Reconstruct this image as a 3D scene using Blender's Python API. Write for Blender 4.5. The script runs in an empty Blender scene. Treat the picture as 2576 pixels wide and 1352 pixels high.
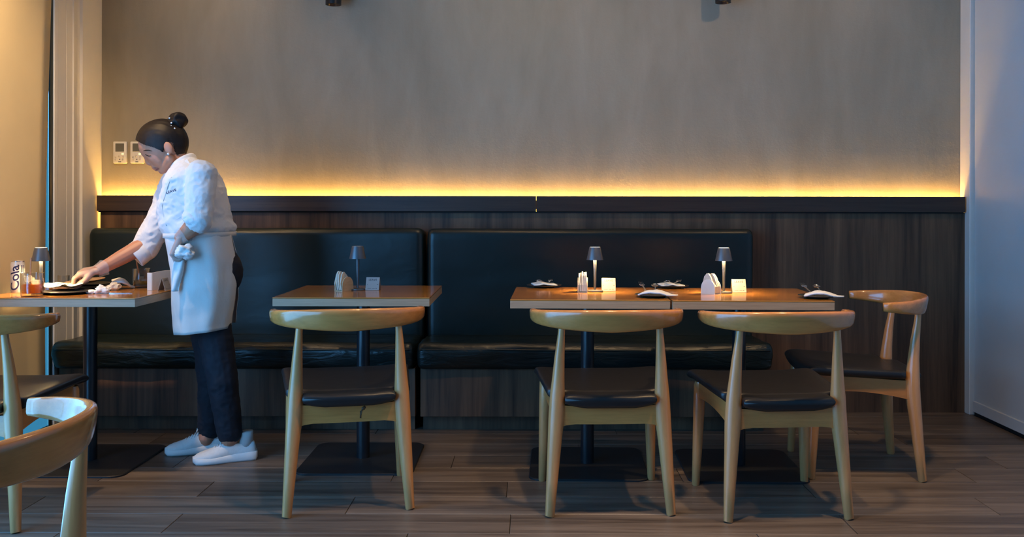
import bpy, bmesh, math, random
from mathutils import Vector, Matrix, noise
from mathutils.bvhtree import BVHTree
PI = math.pi
random.seed(7)
scene = bpy.context.scene
COL = scene.collection

# ------------------------------------------------------------------ camera, world, lights, exposure
F, CX, CY, CH = 2350.0, 1340.0, 525.0, 1.12        # focal length in pixels, vanishing point, eye height
cam_data = bpy.data.cameras.new('camera')
cam = bpy.data.objects.new('camera', cam_data)
COL.objects.link(cam)
cam.location = (0, 0, CH)
cam.rotation_euler = (PI / 2, math.radians(-0.10), 0)
cam_data.sensor_fit = 'HORIZONTAL'
cam_data.sensor_width = 36.0
cam_data.lens = 36.0 * F / 2576.0
cam_data.shift_x = -(CX - 1288.0) / 2576.0
cam_data.shift_y = -(676.0 - CY) / 2576.0
cam_data.clip_start = 0.05
scene.camera = cam

world = bpy.data.worlds.new('evening_sky')
scene.world = world
world.use_nodes = True
wn = world.node_tree.nodes
bgn = wn.get('Background') or wn.new('ShaderNodeBackground')
bgn.inputs['Color'].default_value = (0.13, 0.47, 1.0, 1)
bgn.inputs['Strength'].default_value = 6.0
won = wn.get('World Output') or wn.new('ShaderNodeOutputWorld')
world.node_tree.links.new(bgn.outputs[0], won.inputs[0])

vs = scene.view_settings
vs.view_transform = 'Standard'
vs.look = 'None'
vs.exposure = 0.35
vs.gamma = 1.0
vs.use_curve_mapping = False
scene.cycles.max_bounces = 10
scene.cycles.transparent_max_bounces = 16
scene.cycles.caustics_reflective = False
scene.cycles.caustics_refractive = False
scene.cycles.sample_clamp_indirect = 6.0

ROOM_L, ROOM_R, WALL_Y, ROOM_B, CEIL = -2.40, 2.40, 5.20, -2.2, 2.85
WIN_Y0, WIN_Y1, WIN_Z1 = -1.6, 3.30, 2.45           # the uncovered part of the glass wall


def portal(name, loc, rot, sx, sy):
    d = bpy.data.lights.new(name, 'AREA')
    d.shape = 'RECTANGLE'
    d.size, d.size_y = sx, sy
    d.cycles.is_portal = True
    o = bpy.data.objects.new(name, d)
    COL.objects.link(o)
    o.location, o.rotation_euler = loc, rot
    return o


portal('window_portal', (ROOM_L - 0.06, (WIN_Y0 + WIN_Y1) / 2, (WIN_Z1 + 0.05) / 2), (0, -PI / 2, 0), WIN_Z1 - 0.05, WIN_Y1 - WIN_Y0)

WARM = (1.0, 0.66, 0.33)
DOWNLIGHTS = [  # x, y, watts, aim (None = straight down), cone, where
    (-1.95, 3.40, 46, (-2.38, 4.15, 1.4), 80, 'over the cluttered table'), (-0.30, 3.05, 12, None, 74, 'over the second chair'), (0.45, 3.0, 24, None, 100, 'over the third chair'),
    (1.25, 3.1, 24, None, 96, 'over the fourth chair'), (-0.95, 1.3, 14, None, 80, 'over the closest chair'), (-0.25, 4.45, 5, (-1.3, 4.25, 0.9), 80, 'added behind the waitress to warm her back'),  # last one is an unseen lamp added to warm the waitress from behind
    (-1.75, 4.62, 3.2, (-1.75, 5.2, 1.7), 110, 'added to wash the plaster behind the waitress'), (0.0, 4.0, 6.5, (0.0, 5.2, 1.85), 105, 'added to wash the middle of the plaster wall'), (1.5, 4.0, 5.5, (1.4, 5.2, 1.85), 105, 'added to wash the right part of the plaster wall')]  # unseen washers added to brighten the plaster


# ------------------------------------------------------------------ helpers
def U(px, py, Y):
    """a photograph pixel at the distance Y, as a point of the room"""
    return Vector(((px - CX) / F * Y, Y, CH - (py - CY) / F * Y))


def link_obj(name, me, mat=None, parent=None, smooth=False, loc=None, rot=None):
    o = bpy.data.objects.new(name, me)
    COL.objects.link(o)
    if mat is not None and not me.materials:
        me.materials.append(mat)
    if smooth:
        me.polygons.foreach_set('use_smooth', [True] * len(me.polygons))
    if parent is not None:
        o.parent = parent
    if loc is not None:
        o.location = loc
    if rot is not None:
        o.rotation_euler = rot
    return o


def mesh_of(bm, name='m'):
    bmesh.ops.recalc_face_normals(bm, faces=bm.faces)
    me = bpy.data.meshes.new(name)
    bm.to_mesh(me)
    bm.free()
    return me


def obj(name, bm, mat, parent=None, smooth=False, loc=None, rot=None, auto=None):
    me = mesh_of(bm, name)
    o = link_obj(name, me, mat, parent, smooth or auto is not None, loc, rot)
    if auto is not None:
        try:
            me.set_sharp_from_angle(angle=math.radians(auto))
        except Exception:
            pass
    return o


def tag(o, label=None, cat=None, group=None, kind=None):
    if label: o['label'] = label
    if cat: o['category'] = cat
    if group: o['group'] = group
    if kind: o['kind'] = kind
    return o


def empty(name, loc=(0, 0, 0), rz=0.0):
    o = bpy.data.objects.new(name, None)
    COL.objects.link(o)
    o.empty_display_size = 0.05
    o.location = loc
    o.rotation_euler = (0, 0, rz)
    return o


def copy_tree(src, parent=None):
    c = src.copy()
    COL.objects.link(c)
    if parent is not None:
        c.parent = parent
    for ch in list(src.children):
        copy_tree(ch, c)
    return c


def add_box(bm, x0, x1, y0, y1, z0, z1, bevel=0.0, seg=2):
    r = bmesh.ops.create_cube(bm, size=1.0)
    vs_ = r['verts']
    for v in vs_:
        v.co = Vector(((x0 + x1) / 2 + v.co.x * (x1 - x0), (y0 + y1) / 2 + v.co.y * (y1 - y0), (z0 + z1) / 2 + v.co.z * (z1 - z0)))
    if bevel > 0:
        es = list({e for v in vs_ for e in v.link_edges})
        bmesh.ops.bevel(bm, geom=es, offset=bevel, segments=seg, profile=0.5, affect='EDGES')
    return bm


def box_bm(*a, **k):
    return add_box(bmesh.new(), *a, **k)


def add_loft(bm, rings, cap0=True, cap1=True, closed=True):
    rows = [[bm.verts.new(p) for p in r] for r in rings]
    n = len(rows[0])
    for a, b in zip(rows[:-1], rows[1:]):
        for i in range(n if closed else n - 1):
            j = (i + 1) % n
            try:
                bm.faces.new((a[i], a[j], b[j], b[i]))
            except ValueError:
                pass
    if cap0 and closed: bm.faces.new(list(reversed(rows[0])))
    if cap1 and closed: bm.faces.new(rows[-1])
    return rows


def frame_for(d):
    d = d.normalized()
    up = Vector((0, 0, 1)) if abs(d.z) < 0.9 else Vector((1, 0, 0))
    a = d.cross(up).normalized()
    return a, a.cross(d).normalized()


def add_tube(bm, pts, radii, n=12, cap=True, squash=1.0):
    pts = [Vector(p) for p in pts]
    rings = []
    for i, p in enumerate(pts):
        d = (pts[min(i + 1, len(pts) - 1)] - pts[max(i - 1, 0)])
        a, b = frame_for(d)
        r = radii[i] if hasattr(radii, '__len__') else radii
        rings.append([p + a * (r * math.cos(t)) + b * (r * squash * math.sin(t)) for t in [2 * PI * k / n for k in range(n)]])
    add_loft(bm, rings, cap, cap)
    return bm


def add_lathe(bm, prof, n=24, cx=0.0, cy=0.0):
    """profile of (r, z) pairs, closed at the axis with r = 0"""
    rows = []
    for r, z in prof:
        if r < 1e-6:
            rows.append([bm.verts.new((cx, cy, z))])
        else:
            rows.append([bm.verts.new((cx + r * math.cos(2 * PI * k / n), cy + r * math.sin(2 * PI * k / n), z)) for k in range(n)])
    for a, b in zip(rows[:-1], rows[1:]):
        for i in range(n):
            j = (i + 1) % n
            if len(a) == 1 and len(b) == 1: continue
            if len(a) == 1: bm.faces.new((a[0], b[j], b[i]))
            elif len(b) == 1: bm.faces.new((a[i], a[j], b[0]))
            else: bm.faces.new((a[i], a[j], b[j], b[i]))
    return bm


def add_ellip(bm, c, r, axes=None, seg=24, rings=16):
    """an ellipsoid; axes = three unit vectors that go with the radii"""
    c = Vector(c)
    ax = axes or (Vector((1, 0, 0)), Vector((0, 1, 0)), Vector((0, 0, 1)))
    res = bmesh.ops.create_uvsphere(bm, u_segments=seg, v_segments=rings, radius=1.0)
    for v in res['verts']:
        p = v.co.copy()
        v.co = c + ax[0] * (p.x * r[0]) + ax[1] * (p.y * r[1]) + ax[2] * (p.z * r[2])
    return res['verts']


def add_capsule(bm, p0, r0, p1, r1, n=14):
    p0, p1 = Vector(p0), Vector(p1)
    add_tube(bm, [p0, p0.lerp(p1, 0.5), p1], [r0, (r0 + r1) / 2, r1], n)
    add_ellip(bm, p0, (r0, r0, r0), seg=n, rings=8)
    add_ellip(bm, p1, (r1, r1, r1), seg=n, rings=8)


def add_chain(bm, pts, radii, n=14):
    for i in range(len(pts) - 1):
        add_capsule(bm, pts[i], radii[i], pts[i + 1], radii[i + 1], n)


def remeshed(bm, voxel, smooth=4, factor=0.5):
    me = mesh_of(bm, 'tmp')
    o = bpy.data.objects.new('tmp', me)
    COL.objects.link(o)
    m = o.modifiers.new('r', 'REMESH')
    m.mode = 'VOXEL'
    m.voxel_size = voxel
    m.adaptivity = 0.0
    if smooth:
        s = o.modifiers.new('s', 'SMOOTH')
        s.factor, s.iterations = factor, smooth
    dg = bpy.context.evaluated_depsgraph_get()
    dg.update()
    out = bpy.data.meshes.new_from_object(o.evaluated_get(dg))
    bpy.data.objects.remove(o)
    bpy.data.meshes.remove(me)
    out.materials.clear()
    return out


def displaced(me, fn):
    vn = [v.normal.copy() for v in me.vertices]
    for v, nrm in zip(me.vertices, vn):
        v.co = v.co + nrm * fn(v.co, nrm)
    return me


def text_mesh(s, size, extrude=0.0, res=2, spacing=1.0):
    cu = bpy.data.curves.new('t', 'FONT')
    cu.body = s
    cu.size = size
    cu.extrude = extrude
    cu.offset = size * 0.018
    cu.resolution_u = res
    cu.space_character = spacing
    cu.align_x, cu.align_y = 'CENTER', 'CENTER'
    o = bpy.data.objects.new('t', cu)
    COL.objects.link(o)
    dg = bpy.context.evaluated_depsgraph_get()
    dg.update()
    me = bpy.data.meshes.new_from_object(o.evaluated_get(dg))
    bpy.data.objects.remove(o)
    bpy.data.curves.remove(cu)
    me.materials.clear()
    return me


# ------------------------------------------------------------------ materials
class NT:
    def __init__(self, name):
        self.m = bpy.data.materials.new(name)
        self.m.use_nodes = True
        self.t = self.m.node_tree
        self.b = self.t.nodes.get('Principled BSDF')
        self.out = self.t.nodes.get('Material Output')

    def n(self, typ, **kw):
        nd = self.t.nodes.new(typ)
        for k, v in kw.items(): setattr(nd, k, v)
        return nd

    def l(self, a, b): self.t.links.new(a, b)

    def coord(self, scale, which='Object', seed=False):
        c = self.n('ShaderNodeTexCoord')
        m = self.n('ShaderNodeMapping')
        m.inputs['Scale'].default_value = scale
        self.l(c.outputs[which], m.inputs['Vector'])
        if seed:
            oi = self.n('ShaderNodeObjectInfo')
            mul = self.n('ShaderNodeMath', operation='MULTIPLY')
            mul.inputs[1].default_value = 37.0
            self.l(oi.outputs['Random'], mul.inputs[0])
            self.l(mul.outputs[0], m.inputs['Location'])
        return m.outputs['Vector']

    def noise(self, vec, scale=1.0, detail=4.0, rough=0.55, dist=0.0):
        nd = self.n('ShaderNodeTexNoise')
        nd.inputs['Scale'].default_value = scale
        nd.inputs['Detail'].default_value = detail
        nd.inputs['Roughness'].default_value = rough
        nd.inputs['Distortion'].default_value = dist
        self.l(vec, nd.inputs['Vector'])
        return nd.outputs['Fac']

    def ramp(self, fac, stops):
        r = self.n('ShaderNodeValToRGB')
        e = r.color_ramp.elements
        while len(e) < len(stops): e.new(0.5)
        for el, (p, c) in zip(e, stops):
            el.position = p
            el.color = (c[0], c[1], c[2], 1)
        self.l(fac, r.inputs['Fac'])
        return r.outputs['Color']

    def mix(self, a, b, fac, mode='MIX'):
        m = self.n('ShaderNodeMix', data_type='RGBA', blend_type=mode)
        for sock, val in ((m.inputs[0], fac), (m.inputs[6], a), (m.inputs[7], b)):
            if hasattr(val, 'links'): self.l(val, sock)
            elif isinstance(val, (int, float)): sock.default_value = val
            else: sock.default_value = (val[0], val[1], val[2], 1)
        return m.outputs[2]

    def bump(self, h, strength=0.2, dist=0.002):
        b = self.n('ShaderNodeBump')
        b.inputs['Strength'].default_value = strength
        b.inputs['Distance'].default_value = dist
        self.l(h, b.inputs['Height'])
        self.l(b.outputs['Normal'], self.b.inputs['Normal'])

    def set(self, **kw):
        names = dict(color='Base Color', rough='Roughness', metal='Metallic', spec='Specular IOR Level', coat='Coat Weight',
                     coatr='Coat Roughness', trans='Transmission Weight', ior='IOR', alpha='Alpha', sheen='Sheen Weight',
                     sss='Subsurface Weight', emis='Emission Color', emis_s='Emission Strength')
        for k, v in kw.items():
            s = self.b.inputs[names[k]]
            if hasattr(v, 'links'): self.l(v, s)
            elif isinstance(v, (int, float)): s.default_value = v
            else: s.default_value = (v[0], v[1], v[2], 1)
        return self


def plain(name, color, rough=0.5, var=0.12, scale=30.0, bump=0.0, **kw):
    t = NT(name)
    f = t.noise(t.coord((1, 1, 1)), scale, 3.0)
    lo = [c * (1 - var) for c in color]
    hi = [min(1.0, c * (1 + var)) for c in color]
    t.set(color=t.ramp(f, [(0.3, lo), (0.7, hi)]), rough=rough, **kw)
    if bump: t.bump(f, bump, 0.002)
    return t.m


def wood(name, dark, light, scale, rough=0.3, coat=0.3, bump=0.03, ring=5.0, seed=True, contrast=(0.3, 0.7)):
    """grain stretched along the axis whose scale is small"""
    t = NT(name)
    v = t.coord(scale, seed=seed)
    big = t.noise(v, 1.0, 3.0, 0.5, 0.6)
    fine = t.noise(v, ring, 6.0, 0.65, 0.2)
    a = t.ramp(big, [(contrast[0], dark), (contrast[1], light)])
    mid = [(x + y) / 2 * 0.72 for x, y in zip(dark, light)]
    b = t.ramp(fine, [(0.35, mid), (0.6, light)])
    t.set(color=t.mix(a, b, 0.4), rough=rough, coat=coat, coatr=0.12)
    t.bump(fine, bump, 0.001)
    return t.m


M = {}
M['chair_z'] = wood('honey_wood_upright', (0.55, 0.230, 0.075), (0.69, 0.32, 0.115), (9, 9, 1.2), 0.28, 0.5)
M['chair_x'] = wood('honey_wood_across', (0.50, 0.180, 0.040), (0.68, 0.270, 0.070), (1.5, 10, 14), 0.22, 0.8)
M['chair_y'] = wood('honey_wood_lengthwise', (0.48, 0.18, 0.042), (0.60, 0.24, 0.065), (10, 1.5, 12), 0.32, 0.3)
M['table_top'] = wood('tabletop_laminate', (0.34, 0.130, 0.026), (0.48, 0.205, 0.046), (1.2, 9, 4), 0.17, 0.4, 0.01)
M['table_edge'] = wood('table_edge_band', (0.38, 0.235, 0.135), (0.48, 0.315, 0.19), (1.5, 1.5, 30), 0.45, 0.0, 0.02)
M['walnut'] = wood('dark_walnut_panel', (0.022, 0.010, 0.005), (0.175, 0.092, 0.046), (13, 13, 0.6), 0.55, 0.0, 0.03, ring=5.0, contrast=(0.38, 0.68))
M['walnut_h'] = wood('dark_walnut_ledge', (0.020, 0.011, 0.008), (0.060, 0.036, 0.024), (0.7, 11, 22), 0.4, 0.0, 0.03, ring=5.0)
M['oak_dull'] = wood('napkin_holder_wood', (0.50, 0.36, 0.20), (0.62, 0.47, 0.29), (6, 6, 40), 0.5, 0.0, 0.02)


def mk_leather(name, base, rough, wr=0.35, scale=(5, 5, 9)):
    t = NT(name)
    f = t.noise(t.coord((1, 1, 1)), 420.0, 2.0)
    w = t.noise(t.coord(scale), 1.6, 4.0, 0.5, 1.2)
    t.set(color=base, rough=rough, spec=0.5)
    add = t.n('ShaderNodeMath', operation='MULTIPLY_ADD')
    add.inputs[1].default_value = 0.04
    t.l(f, add.inputs[0])
    t.l(w, add.inputs[2])
    t.bump(add.outputs[0], wr, 0.012)
    return t.m


M['bench_leather'] = mk_leather('dark_green_bench_leather', (0.006, 0.013, 0.012), 0.34, 0.08)
M['bench_seat_leather'] = mk_leather('dark_green_seat_leather', (0.006, 0.012, 0.011), 0.30, 0.55, (4, 4, 14))
M['seat_leather'] = mk_leather('black_chair_leather', (0.012, 0.011, 0.011), 0.40, 0.12)


def mk_plaster():
    t = NT('trowelled_plaster')
    v = t.coord((1, 1, 1))
    big = t.noise(t.coord((0.9, 0.9, 0.55)), 1.3, 5.0, 0.6, 0.8)
    streak = t.noise(t.coord((3.2, 3.2, 0.9)), 1.5, 5.0, 0.6, 0.4)
    fine = t.noise(v, 60.0, 5.0, 0.7)
    a = t.ramp(big, [(0.3, (0.285, 0.245, 0.172)), (0.72, (0.395, 0.352, 0.265))])
    b = t.ramp(streak, [(0.3, (0.280, 0.245, 0.180)), (0.72, (0.425, 0.380, 0.295))])
    t.set(color=t.mix(a, b, 0.5), rough=0.8)
    t.bump(fine, 0.35, 0.004)
    return t.m


M['plaster'] = mk_plaster()
M['white_wall'] = plain('white_painted_wall', (0.72, 0.70, 0.66), 0.55, 0.03, 6.0)
M['right_wall'] = plain('pale_satin_wall', (0.62, 0.63, 0.63), 0.38, 0.03, 3.0)
M['ceiling'] = plain('ceiling_paint', (0.34, 0.31, 0.28), 0.8, 0.03)
M['rear_wall'] = plain('rear_wall_paint', (0.16, 0.14, 0.12), 0.8, 0.05)
M['blind'] = plain('cream_roller_blind', (0.84, 0.69, 0.42), 0.85, 0.03, 4.0)
M['frame_dark'] = plain('dark_green_window_frame', (0.01, 0.022, 0.024), 0.4)
M['black_metal'] = plain('black_powder_coat', (0.012, 0.013, 0.016), 0.28)
M['base_metal'] = plain('black_base_plate', (0.008, 0.009, 0.011), 0.55)
M['lamp_metal'] = plain('grey_lamp_metal', (0.13, 0.135, 0.145), 0.40, 0.05, metal=0.7)
M['paper'] = plain('white_paper', (0.80, 0.79, 0.77), 0.75, 0.05, 60.0, 0.2)
M['napkin'] = plain('cream_napkin', (0.62, 0.55, 0.44), 0.85, 0.06, 80.0, 0.2)
M['white_plastic'] = plain('white_plastic', (0.74, 0.71, 0.64), 0.4, 0.03)
M['sign_card'] = plain('pale_sign_card', (0.30, 0.285, 0.26), 0.5, 0.03)
M['screen'] = plain('grey_lcd', (0.13, 0.13, 0.11), 0.2, 0.05)
M['button'] = plain('grey_button', (0.55, 0.52, 0.46), 0.5, 0.05)
M['print'] = plain('dark_print', (0.03, 0.03, 0.04), 0.6, 0.05)
M['plate_dark'] = plain('dark_stoneware', (0.02, 0.02, 0.022), 0.32, 0.2)
M['plate_tan'] = plain('tan_stoneware', (0.40, 0.25, 0.14), 0.35, 0.15)
M['steel'] = plain('polished_steel', (0.62, 0.60, 0.57), 0.18, 0.03, metal=1.0)
M['skin'] = plain('skin', (0.50, 0.225, 0.135), 0.5, 0.05, 14.0, sss=0.0)
M['lips'] = plain('lips', (0.33, 0.10, 0.085), 0.4, 0.05)
M['hair'] = plain('black_hair', (0.012, 0.008, 0.007), 0.5, 0.3, 60.0, spec=0.25)
M['pearl'] = plain('pearl', (0.85, 0.82, 0.78), 0.15, 0.02)
M['trouser'] = plain('navy_black_trousers', (0.007, 0.009, 0.017), 0.8, 0.2)
M['shoe'] = plain('white_shoe_fabric', (0.74, 0.74, 0.73), 0.6, 0.04, 90.0, 0.15)
M['sole'] = plain('white_rubber_sole', (0.78, 0.78, 0.77), 0.5, 0.03)
M['sock'] = plain('white_sock', (0.6, 0.56, 0.54), 0.85, 0.05)
M['food'] = plain('orange_food', (0.55, 0.19, 0.03), 0.55, 0.5, 55.0, 0.6)
M['straw'] = plain('tan_paper_straw', (0.52, 0.26, 0.13), 0.6, 0.06)
M['can'] = plain('pale_can', (0.72, 0.70, 0.68), 0.32, 0.03, metal=0.25)
M['can_metal'] = plain('can_aluminium', (0.72, 0.71, 0.70), 0.25, 0.02, metal=1.0)
M['blue_print'] = plain('navy_print', (0.012, 0.016, 0.08), 0.4, 0.05)
M['stain'] = plain('brown_stain', (0.10, 0.045, 0.018), 0.4, 0.1)


def mk_cloth(name, c, bumps=0.3):
    t = NT(name)
    w = t.noise(t.coord((6, 6, 4)), 2.2, 4.0, 0.55, 1.0)
    weave = t.noise(t.coord((1, 1, 1)), 600.0, 1.0)
    t.set(color=t.ramp(weave, [(0.3, [x * 0.95 for x in c]), (0.7, c)]), rough=0.85, sheen=0.1)
    t.bump(w, bumps, 0.015)
    return t.m


M['shirt'] = mk_cloth('white_shirt_cotton', (0.80, 0.79, 0.78), 0.35)
M['apron'] = mk_cloth('white_apron_cotton', (0.74, 0.72, 0.68), 0.25)


def mk_floor():
    t = NT('greyed_wood_plank')
    v = t.coord((0.8, 15, 15), seed=True)
    big = t.noise(v, 1.0, 5.0, 0.6, 1.0)
    fine = t.noise(v, 4.5, 7.0, 0.75, 0.3)
    a = t.ramp(big, [(0.32, (0.036, 0.024, 0.018)), (0.48, (0.125, 0.095, 0.074)), (0.68, (0.235, 0.186, 0.148))])
    b = t.ramp(fine, [(0.3, (0.060, 0.043, 0.033)), (0.7, (0.205, 0.162, 0.130))])
    oi = t.n('ShaderNodeObjectInfo')
    c = t.mix(a, b, 0.4)
    tone = t.ramp(oi.outputs['Random'], [(0.0, (0.80, 0.76, 0.72)), (1.0, (1.14, 1.12, 1.10))])
    t.set(color=t.mix(c, tone, 1.0, 'MULTIPLY'), rough=0.40)
    t.bump(fine, 0.10, 0.002)
    return t.m


M['plank'] = mk_floor()
M['joint_shade'] = plain('floor_joint_and_shade', (0.012, 0.010, 0.009), 0.8)  # floor joint colour, also used for the painted shade strips


def emit(name, color, strength):
    t = NT(name)
    t.set(color=(0.8, 0.8, 0.8), emis=color, emis_s=strength)
    return t.m


M['led'] = emit('warm_led_strip', (1.0, 0.52, 0.10), 85.0)
M['lamp_glow'] = emit('lit_lamp_diffuser', (1.0, 0.80, 0.52), 5.0)
M['lamp_ring'] = emit('lit_lamp_ring', (1.0, 0.66, 0.29), 600.0)
M['lamp_off'] = plain('unlit_lamp_diffuser', (0.45, 0.44, 0.42), 0.5)
M['status_led'] = emit('yellow_status_light', (1.0, 0.72, 0.2), 1.6)
M['downlight'] = emit('downlight_lens', (1.0, 0.72, 0.42), 4.0)


def glass(name, color=(1, 1, 1), rough=0.0, ior=1.45):
    t = NT(name)
    t.set(color=color, rough=rough, trans=1.0, ior=ior)
    return t.m




def mk_thin_glass():
    t = NT('thin_clear_glass')
    tr = t.n('ShaderNodeBsdfTransparent')
    tr.inputs[0].default_value = (0.93, 0.95, 0.95, 1)
    gl = t.n('ShaderNodeBsdfGlossy')
    gl.inputs['Roughness'].default_value = 0.03
    fr = t.n('ShaderNodeLayerWeight')
    fr.inputs['Blend'].default_value = 0.35
    mx = t.n('ShaderNodeMixShader')
    t.l(fr.outputs['Facing'], mx.inputs[0])
    t.l(tr.outputs[0], mx.inputs[1])
    t.l(gl.outputs[0], mx.inputs[2])
    t.l(mx.outputs[0], t.out.inputs['Surface'])
    return t.m


def mk_liquid(name, tint, body, amount):
    t = NT(name)
    tr = t.n('ShaderNodeBsdfTransparent')
    tr.inputs[0].default_value = (tint[0], tint[1], tint[2], 1)
    t.set(color=body, rough=0.08, spec=0.4)
    tl = t.n('ShaderNodeBsdfTranslucent')
    tl.inputs[0].default_value = (body[0], body[1], body[2], 1)
    m1 = t.n('ShaderNodeMixShader')
    m1.inputs[0].default_value = 0.5
    t.l(t.b.outputs[0], m1.inputs[1])
    t.l(tl.outputs[0], m1.inputs[2])
    mx = t.n('ShaderNodeMixShader')
    mx.inputs[0].default_value = amount
    t.l(tr.outputs[0], mx.inputs[1])
    t.l(m1.outputs[0], mx.inputs[2])
    t.l(mx.outputs[0], t.out.inputs['Surface'])
    return t.m


M['glass'] = mk_thin_glass()
M['drink'] = mk_liquid('amber_drink', (0.95, 0.50, 0.12), (0.75, 0.27, 0.03), 0.45)
M['drink_pale'] = mk_liquid('pale_yellow_drink', (0.95, 0.80, 0.40), (0.65, 0.48, 0.16), 0.4)
M['ice'] = mk_liquid('ice', (0.95, 0.93, 0.90), (0.8, 0.76, 0.70), 0.35)


def mk_pane(name='window_pane', tint=(1, 1, 1)):
    t = NT(name)
    tr = t.n('ShaderNodeBsdfTransparent')
    tr.inputs[0].default_value = (tint[0], tint[1], tint[2], 1)
    gl = t.n('ShaderNodeBsdfGlossy')
    gl.inputs['Roughness'].default_value = 0.02
    mx = t.n('ShaderNodeMixShader')
    mx.inputs[0].default_value = 0.06
    t.l(tr.outputs[0], mx.inputs[1])
    t.l(gl.outputs[0], mx.inputs[2])
    t.l(mx.outputs[0], t.out.inputs['Surface'])
    return t.m


M['pane'] = mk_pane()
M['pane_sky_dimmed'] = mk_pane('sky_dimming_pane', (0.20, 0.26, 0.24))  # tint added only to dim the bright sky showing past the blind


def mk_glove():
    t = NT('clear_plastic_glove')
    tr = t.n('ShaderNodeBsdfTransparent')
    tr.inputs[0].default_value = (0.97, 0.97, 0.97, 1)
    t.set(color=(0.85, 0.82, 0.78), rough=0.3, spec=0.6)
    f = t.noise(t.coord((1, 1, 1)), 70.0, 3.0, 0.6, 1.5)
    t.bump(f, 0.5, 0.006)
    mx = t.n('ShaderNodeMixShader')
    mx.inputs[0].default_value = 0.28
    t.l(tr.outputs[0], mx.inputs[1])
    t.l(t.b.outputs[0], mx.inputs[2])
    t.l(mx.outputs[0], t.out.inputs['Surface'])
    return t.m


M['glove'] = mk_glove()


def mk_printed():
    t = NT('printed_food_paper')
    f = t.noise(t.coord((1, 1, 1)), 55.0, 2.0, 0.5)
    t.set(color=t.ramp(f, [(0.36, (0.42, 0.33, 0.22)), (0.46, (0.80, 0.72, 0.60))]), rough=0.7)
    return t.m


M['printed'] = mk_printed()

# ------------------------------------------------------------------ the room
# floor slab with planks laid along X
ROW_Y, ROW_W = 3.217, 0.203
floor = obj('floor', box_bm(ROOM_L - 0.1, ROOM_R + 0.1, ROOM_B, WALL_Y + 0.1, -0.10, -0.004), M['joint_shade'])
tag(floor, 'grey brown wood plank floor laid along the bench', kind='structure')
known = {0: -0.078, 1: 0.515, 2: -0.10, 3: 0.62, 4: -0.35, 5: 0.22, 6: -0.62, 7: 0.42, 8: 0.02, 9: -0.3}
plank_cache = {}


def plank_mesh(L):
    key = round(L, 3)
    if key not in plank_cache:
        plank_cache[key] = mesh_of(box_bm(-L / 2 + 0.0012, L / 2 - 0.0012, -ROW_W / 2 + 0.0012, ROW_W / 2 - 0.0012, -0.004, 0.0, 0.0012, 1), 'plank')
        plank_cache[key].materials.append(M['plank'])
    return plank_cache[key]


k = -26
while ROW_Y + ROW_W * k < WALL_Y - 0.01:
    yc = ROW_Y + ROW_W * (k + 0.5)
    if yc > -1.9:
        off = known.get(k, random.uniform(-0.6, 0.6))
        x = off - 1.2 * 4
        while x < ROOM_R:
            a, b = max(x, ROOM_L), min(x + 1.2, ROOM_R)
            if b - a > 0.03:
                link_obj('plank', plank_mesh(b - a), None, floor, False, ((a + b) / 2, yc, 0))
            x += 1.2
    k += 1

wall_back = obj('wall_back', box_bm(ROOM_L - 0.1, ROOM_R + 0.1, WALL_Y, WALL_Y + 0.12, 0, CEIL), M['plaster'])
tag(wall_back, 'grey beige trowelled plaster wall above the dark wainscot', kind='structure')
ceiling = obj('ceiling', box_bm(ROOM_L - 0.3, ROOM_R + 0.1, ROOM_B, WALL_Y + 0.1, CEIL, CEIL + 0.1), M['ceiling'])
tag(ceiling, 'plain ceiling above the dining room', kind='structure')
wall_rear = obj('wall_rear', box_bm(ROOM_L - 0.1, ROOM_R + 0.1, ROOM_B - 0.1, ROOM_B, 0, CEIL), M['rear_wall'])
tag(wall_rear, 'wall behind the photographer', kind='structure')

# right wall: a big satin panel, a corner trim and a skirting
wall_right = obj('wall_right', box_bm(ROOM_R, ROOM_R + 0.1, ROOM_B, 5.075, 0.018, CEIL, 0.003, 1), M['right_wall'])
tag(wall_right, 'pale satin side wall to the right of the wainscot', kind='structure')
trim_c = obj('trim_corner', box_bm(ROOM_R - 0.022, ROOM_R + 0.1, 5.083, WALL_Y, 0.0, CEIL, 0.003, 1), M['white_wall'])
tag(trim_c, 'narrow white corner strip at the right end of the wainscot', kind='structure')
bb = obj('baseboard_right', box_bm(ROOM_R - 0.008, ROOM_R + 0.02, ROOM_B, 5.075, 0.02, 0.08, 0.003, 1), M['right_wall'])
tag(bb, 'low skirting board along the pale right wall', kind='structure')
gap = obj('trim_gap_shade', box_bm(ROOM_R + 0.004, ROOM_R + 0.1, ROOM_B, 5.08, 0.0, 0.02), M['joint_shade'])  # dark strip stands in for the shade at the wall foot
tag(gap, 'dark strip painted as the shade in the gap under the right wall', kind='structure')

# left wall: moulded white jamb between the window and the plaster
prof = [(-2.425, 5.2), (-2.40, 5.2), (-2.40, 4.98), (-2.412, 4.972), (-2.412, 4.948), (-2.398, 4.882), (-2.404, 4.876), (-2.404, 4.818),
        (-2.408, 4.815), (-2.404, 4.812), (-2.400, 4.722), (-2.406, 4.720), (-2.398, 4.716), (-2.398, 4.687), (-2.425, 4.687)]
bm = bmesh.new()
add_loft(bm, [[(x, y, z) for x, y in prof] for z in (0.0, CEIL)])
wl = obj('wall_left', bm, M['white_wall'])
tag(wl, 'white moulded wall return beside the blind', kind='structure')
wl2 = obj('wall_left_lintel', box_bm(ROOM_L - 0.12, ROOM_L, ROOM_B, 4.68, WIN_Z1, CEIL), M['white_wall'])
tag(wl2, 'white lintel above the glass wall', kind='structure')
wl3 = obj('wall_left_end', box_bm(ROOM_L - 0.12, ROOM_L, ROOM_B, WIN_Y0, 0, WIN_Z1), M['white_wall'])
tag(wl3, 'white wall beside the glass wall', kind='structure')

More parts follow.
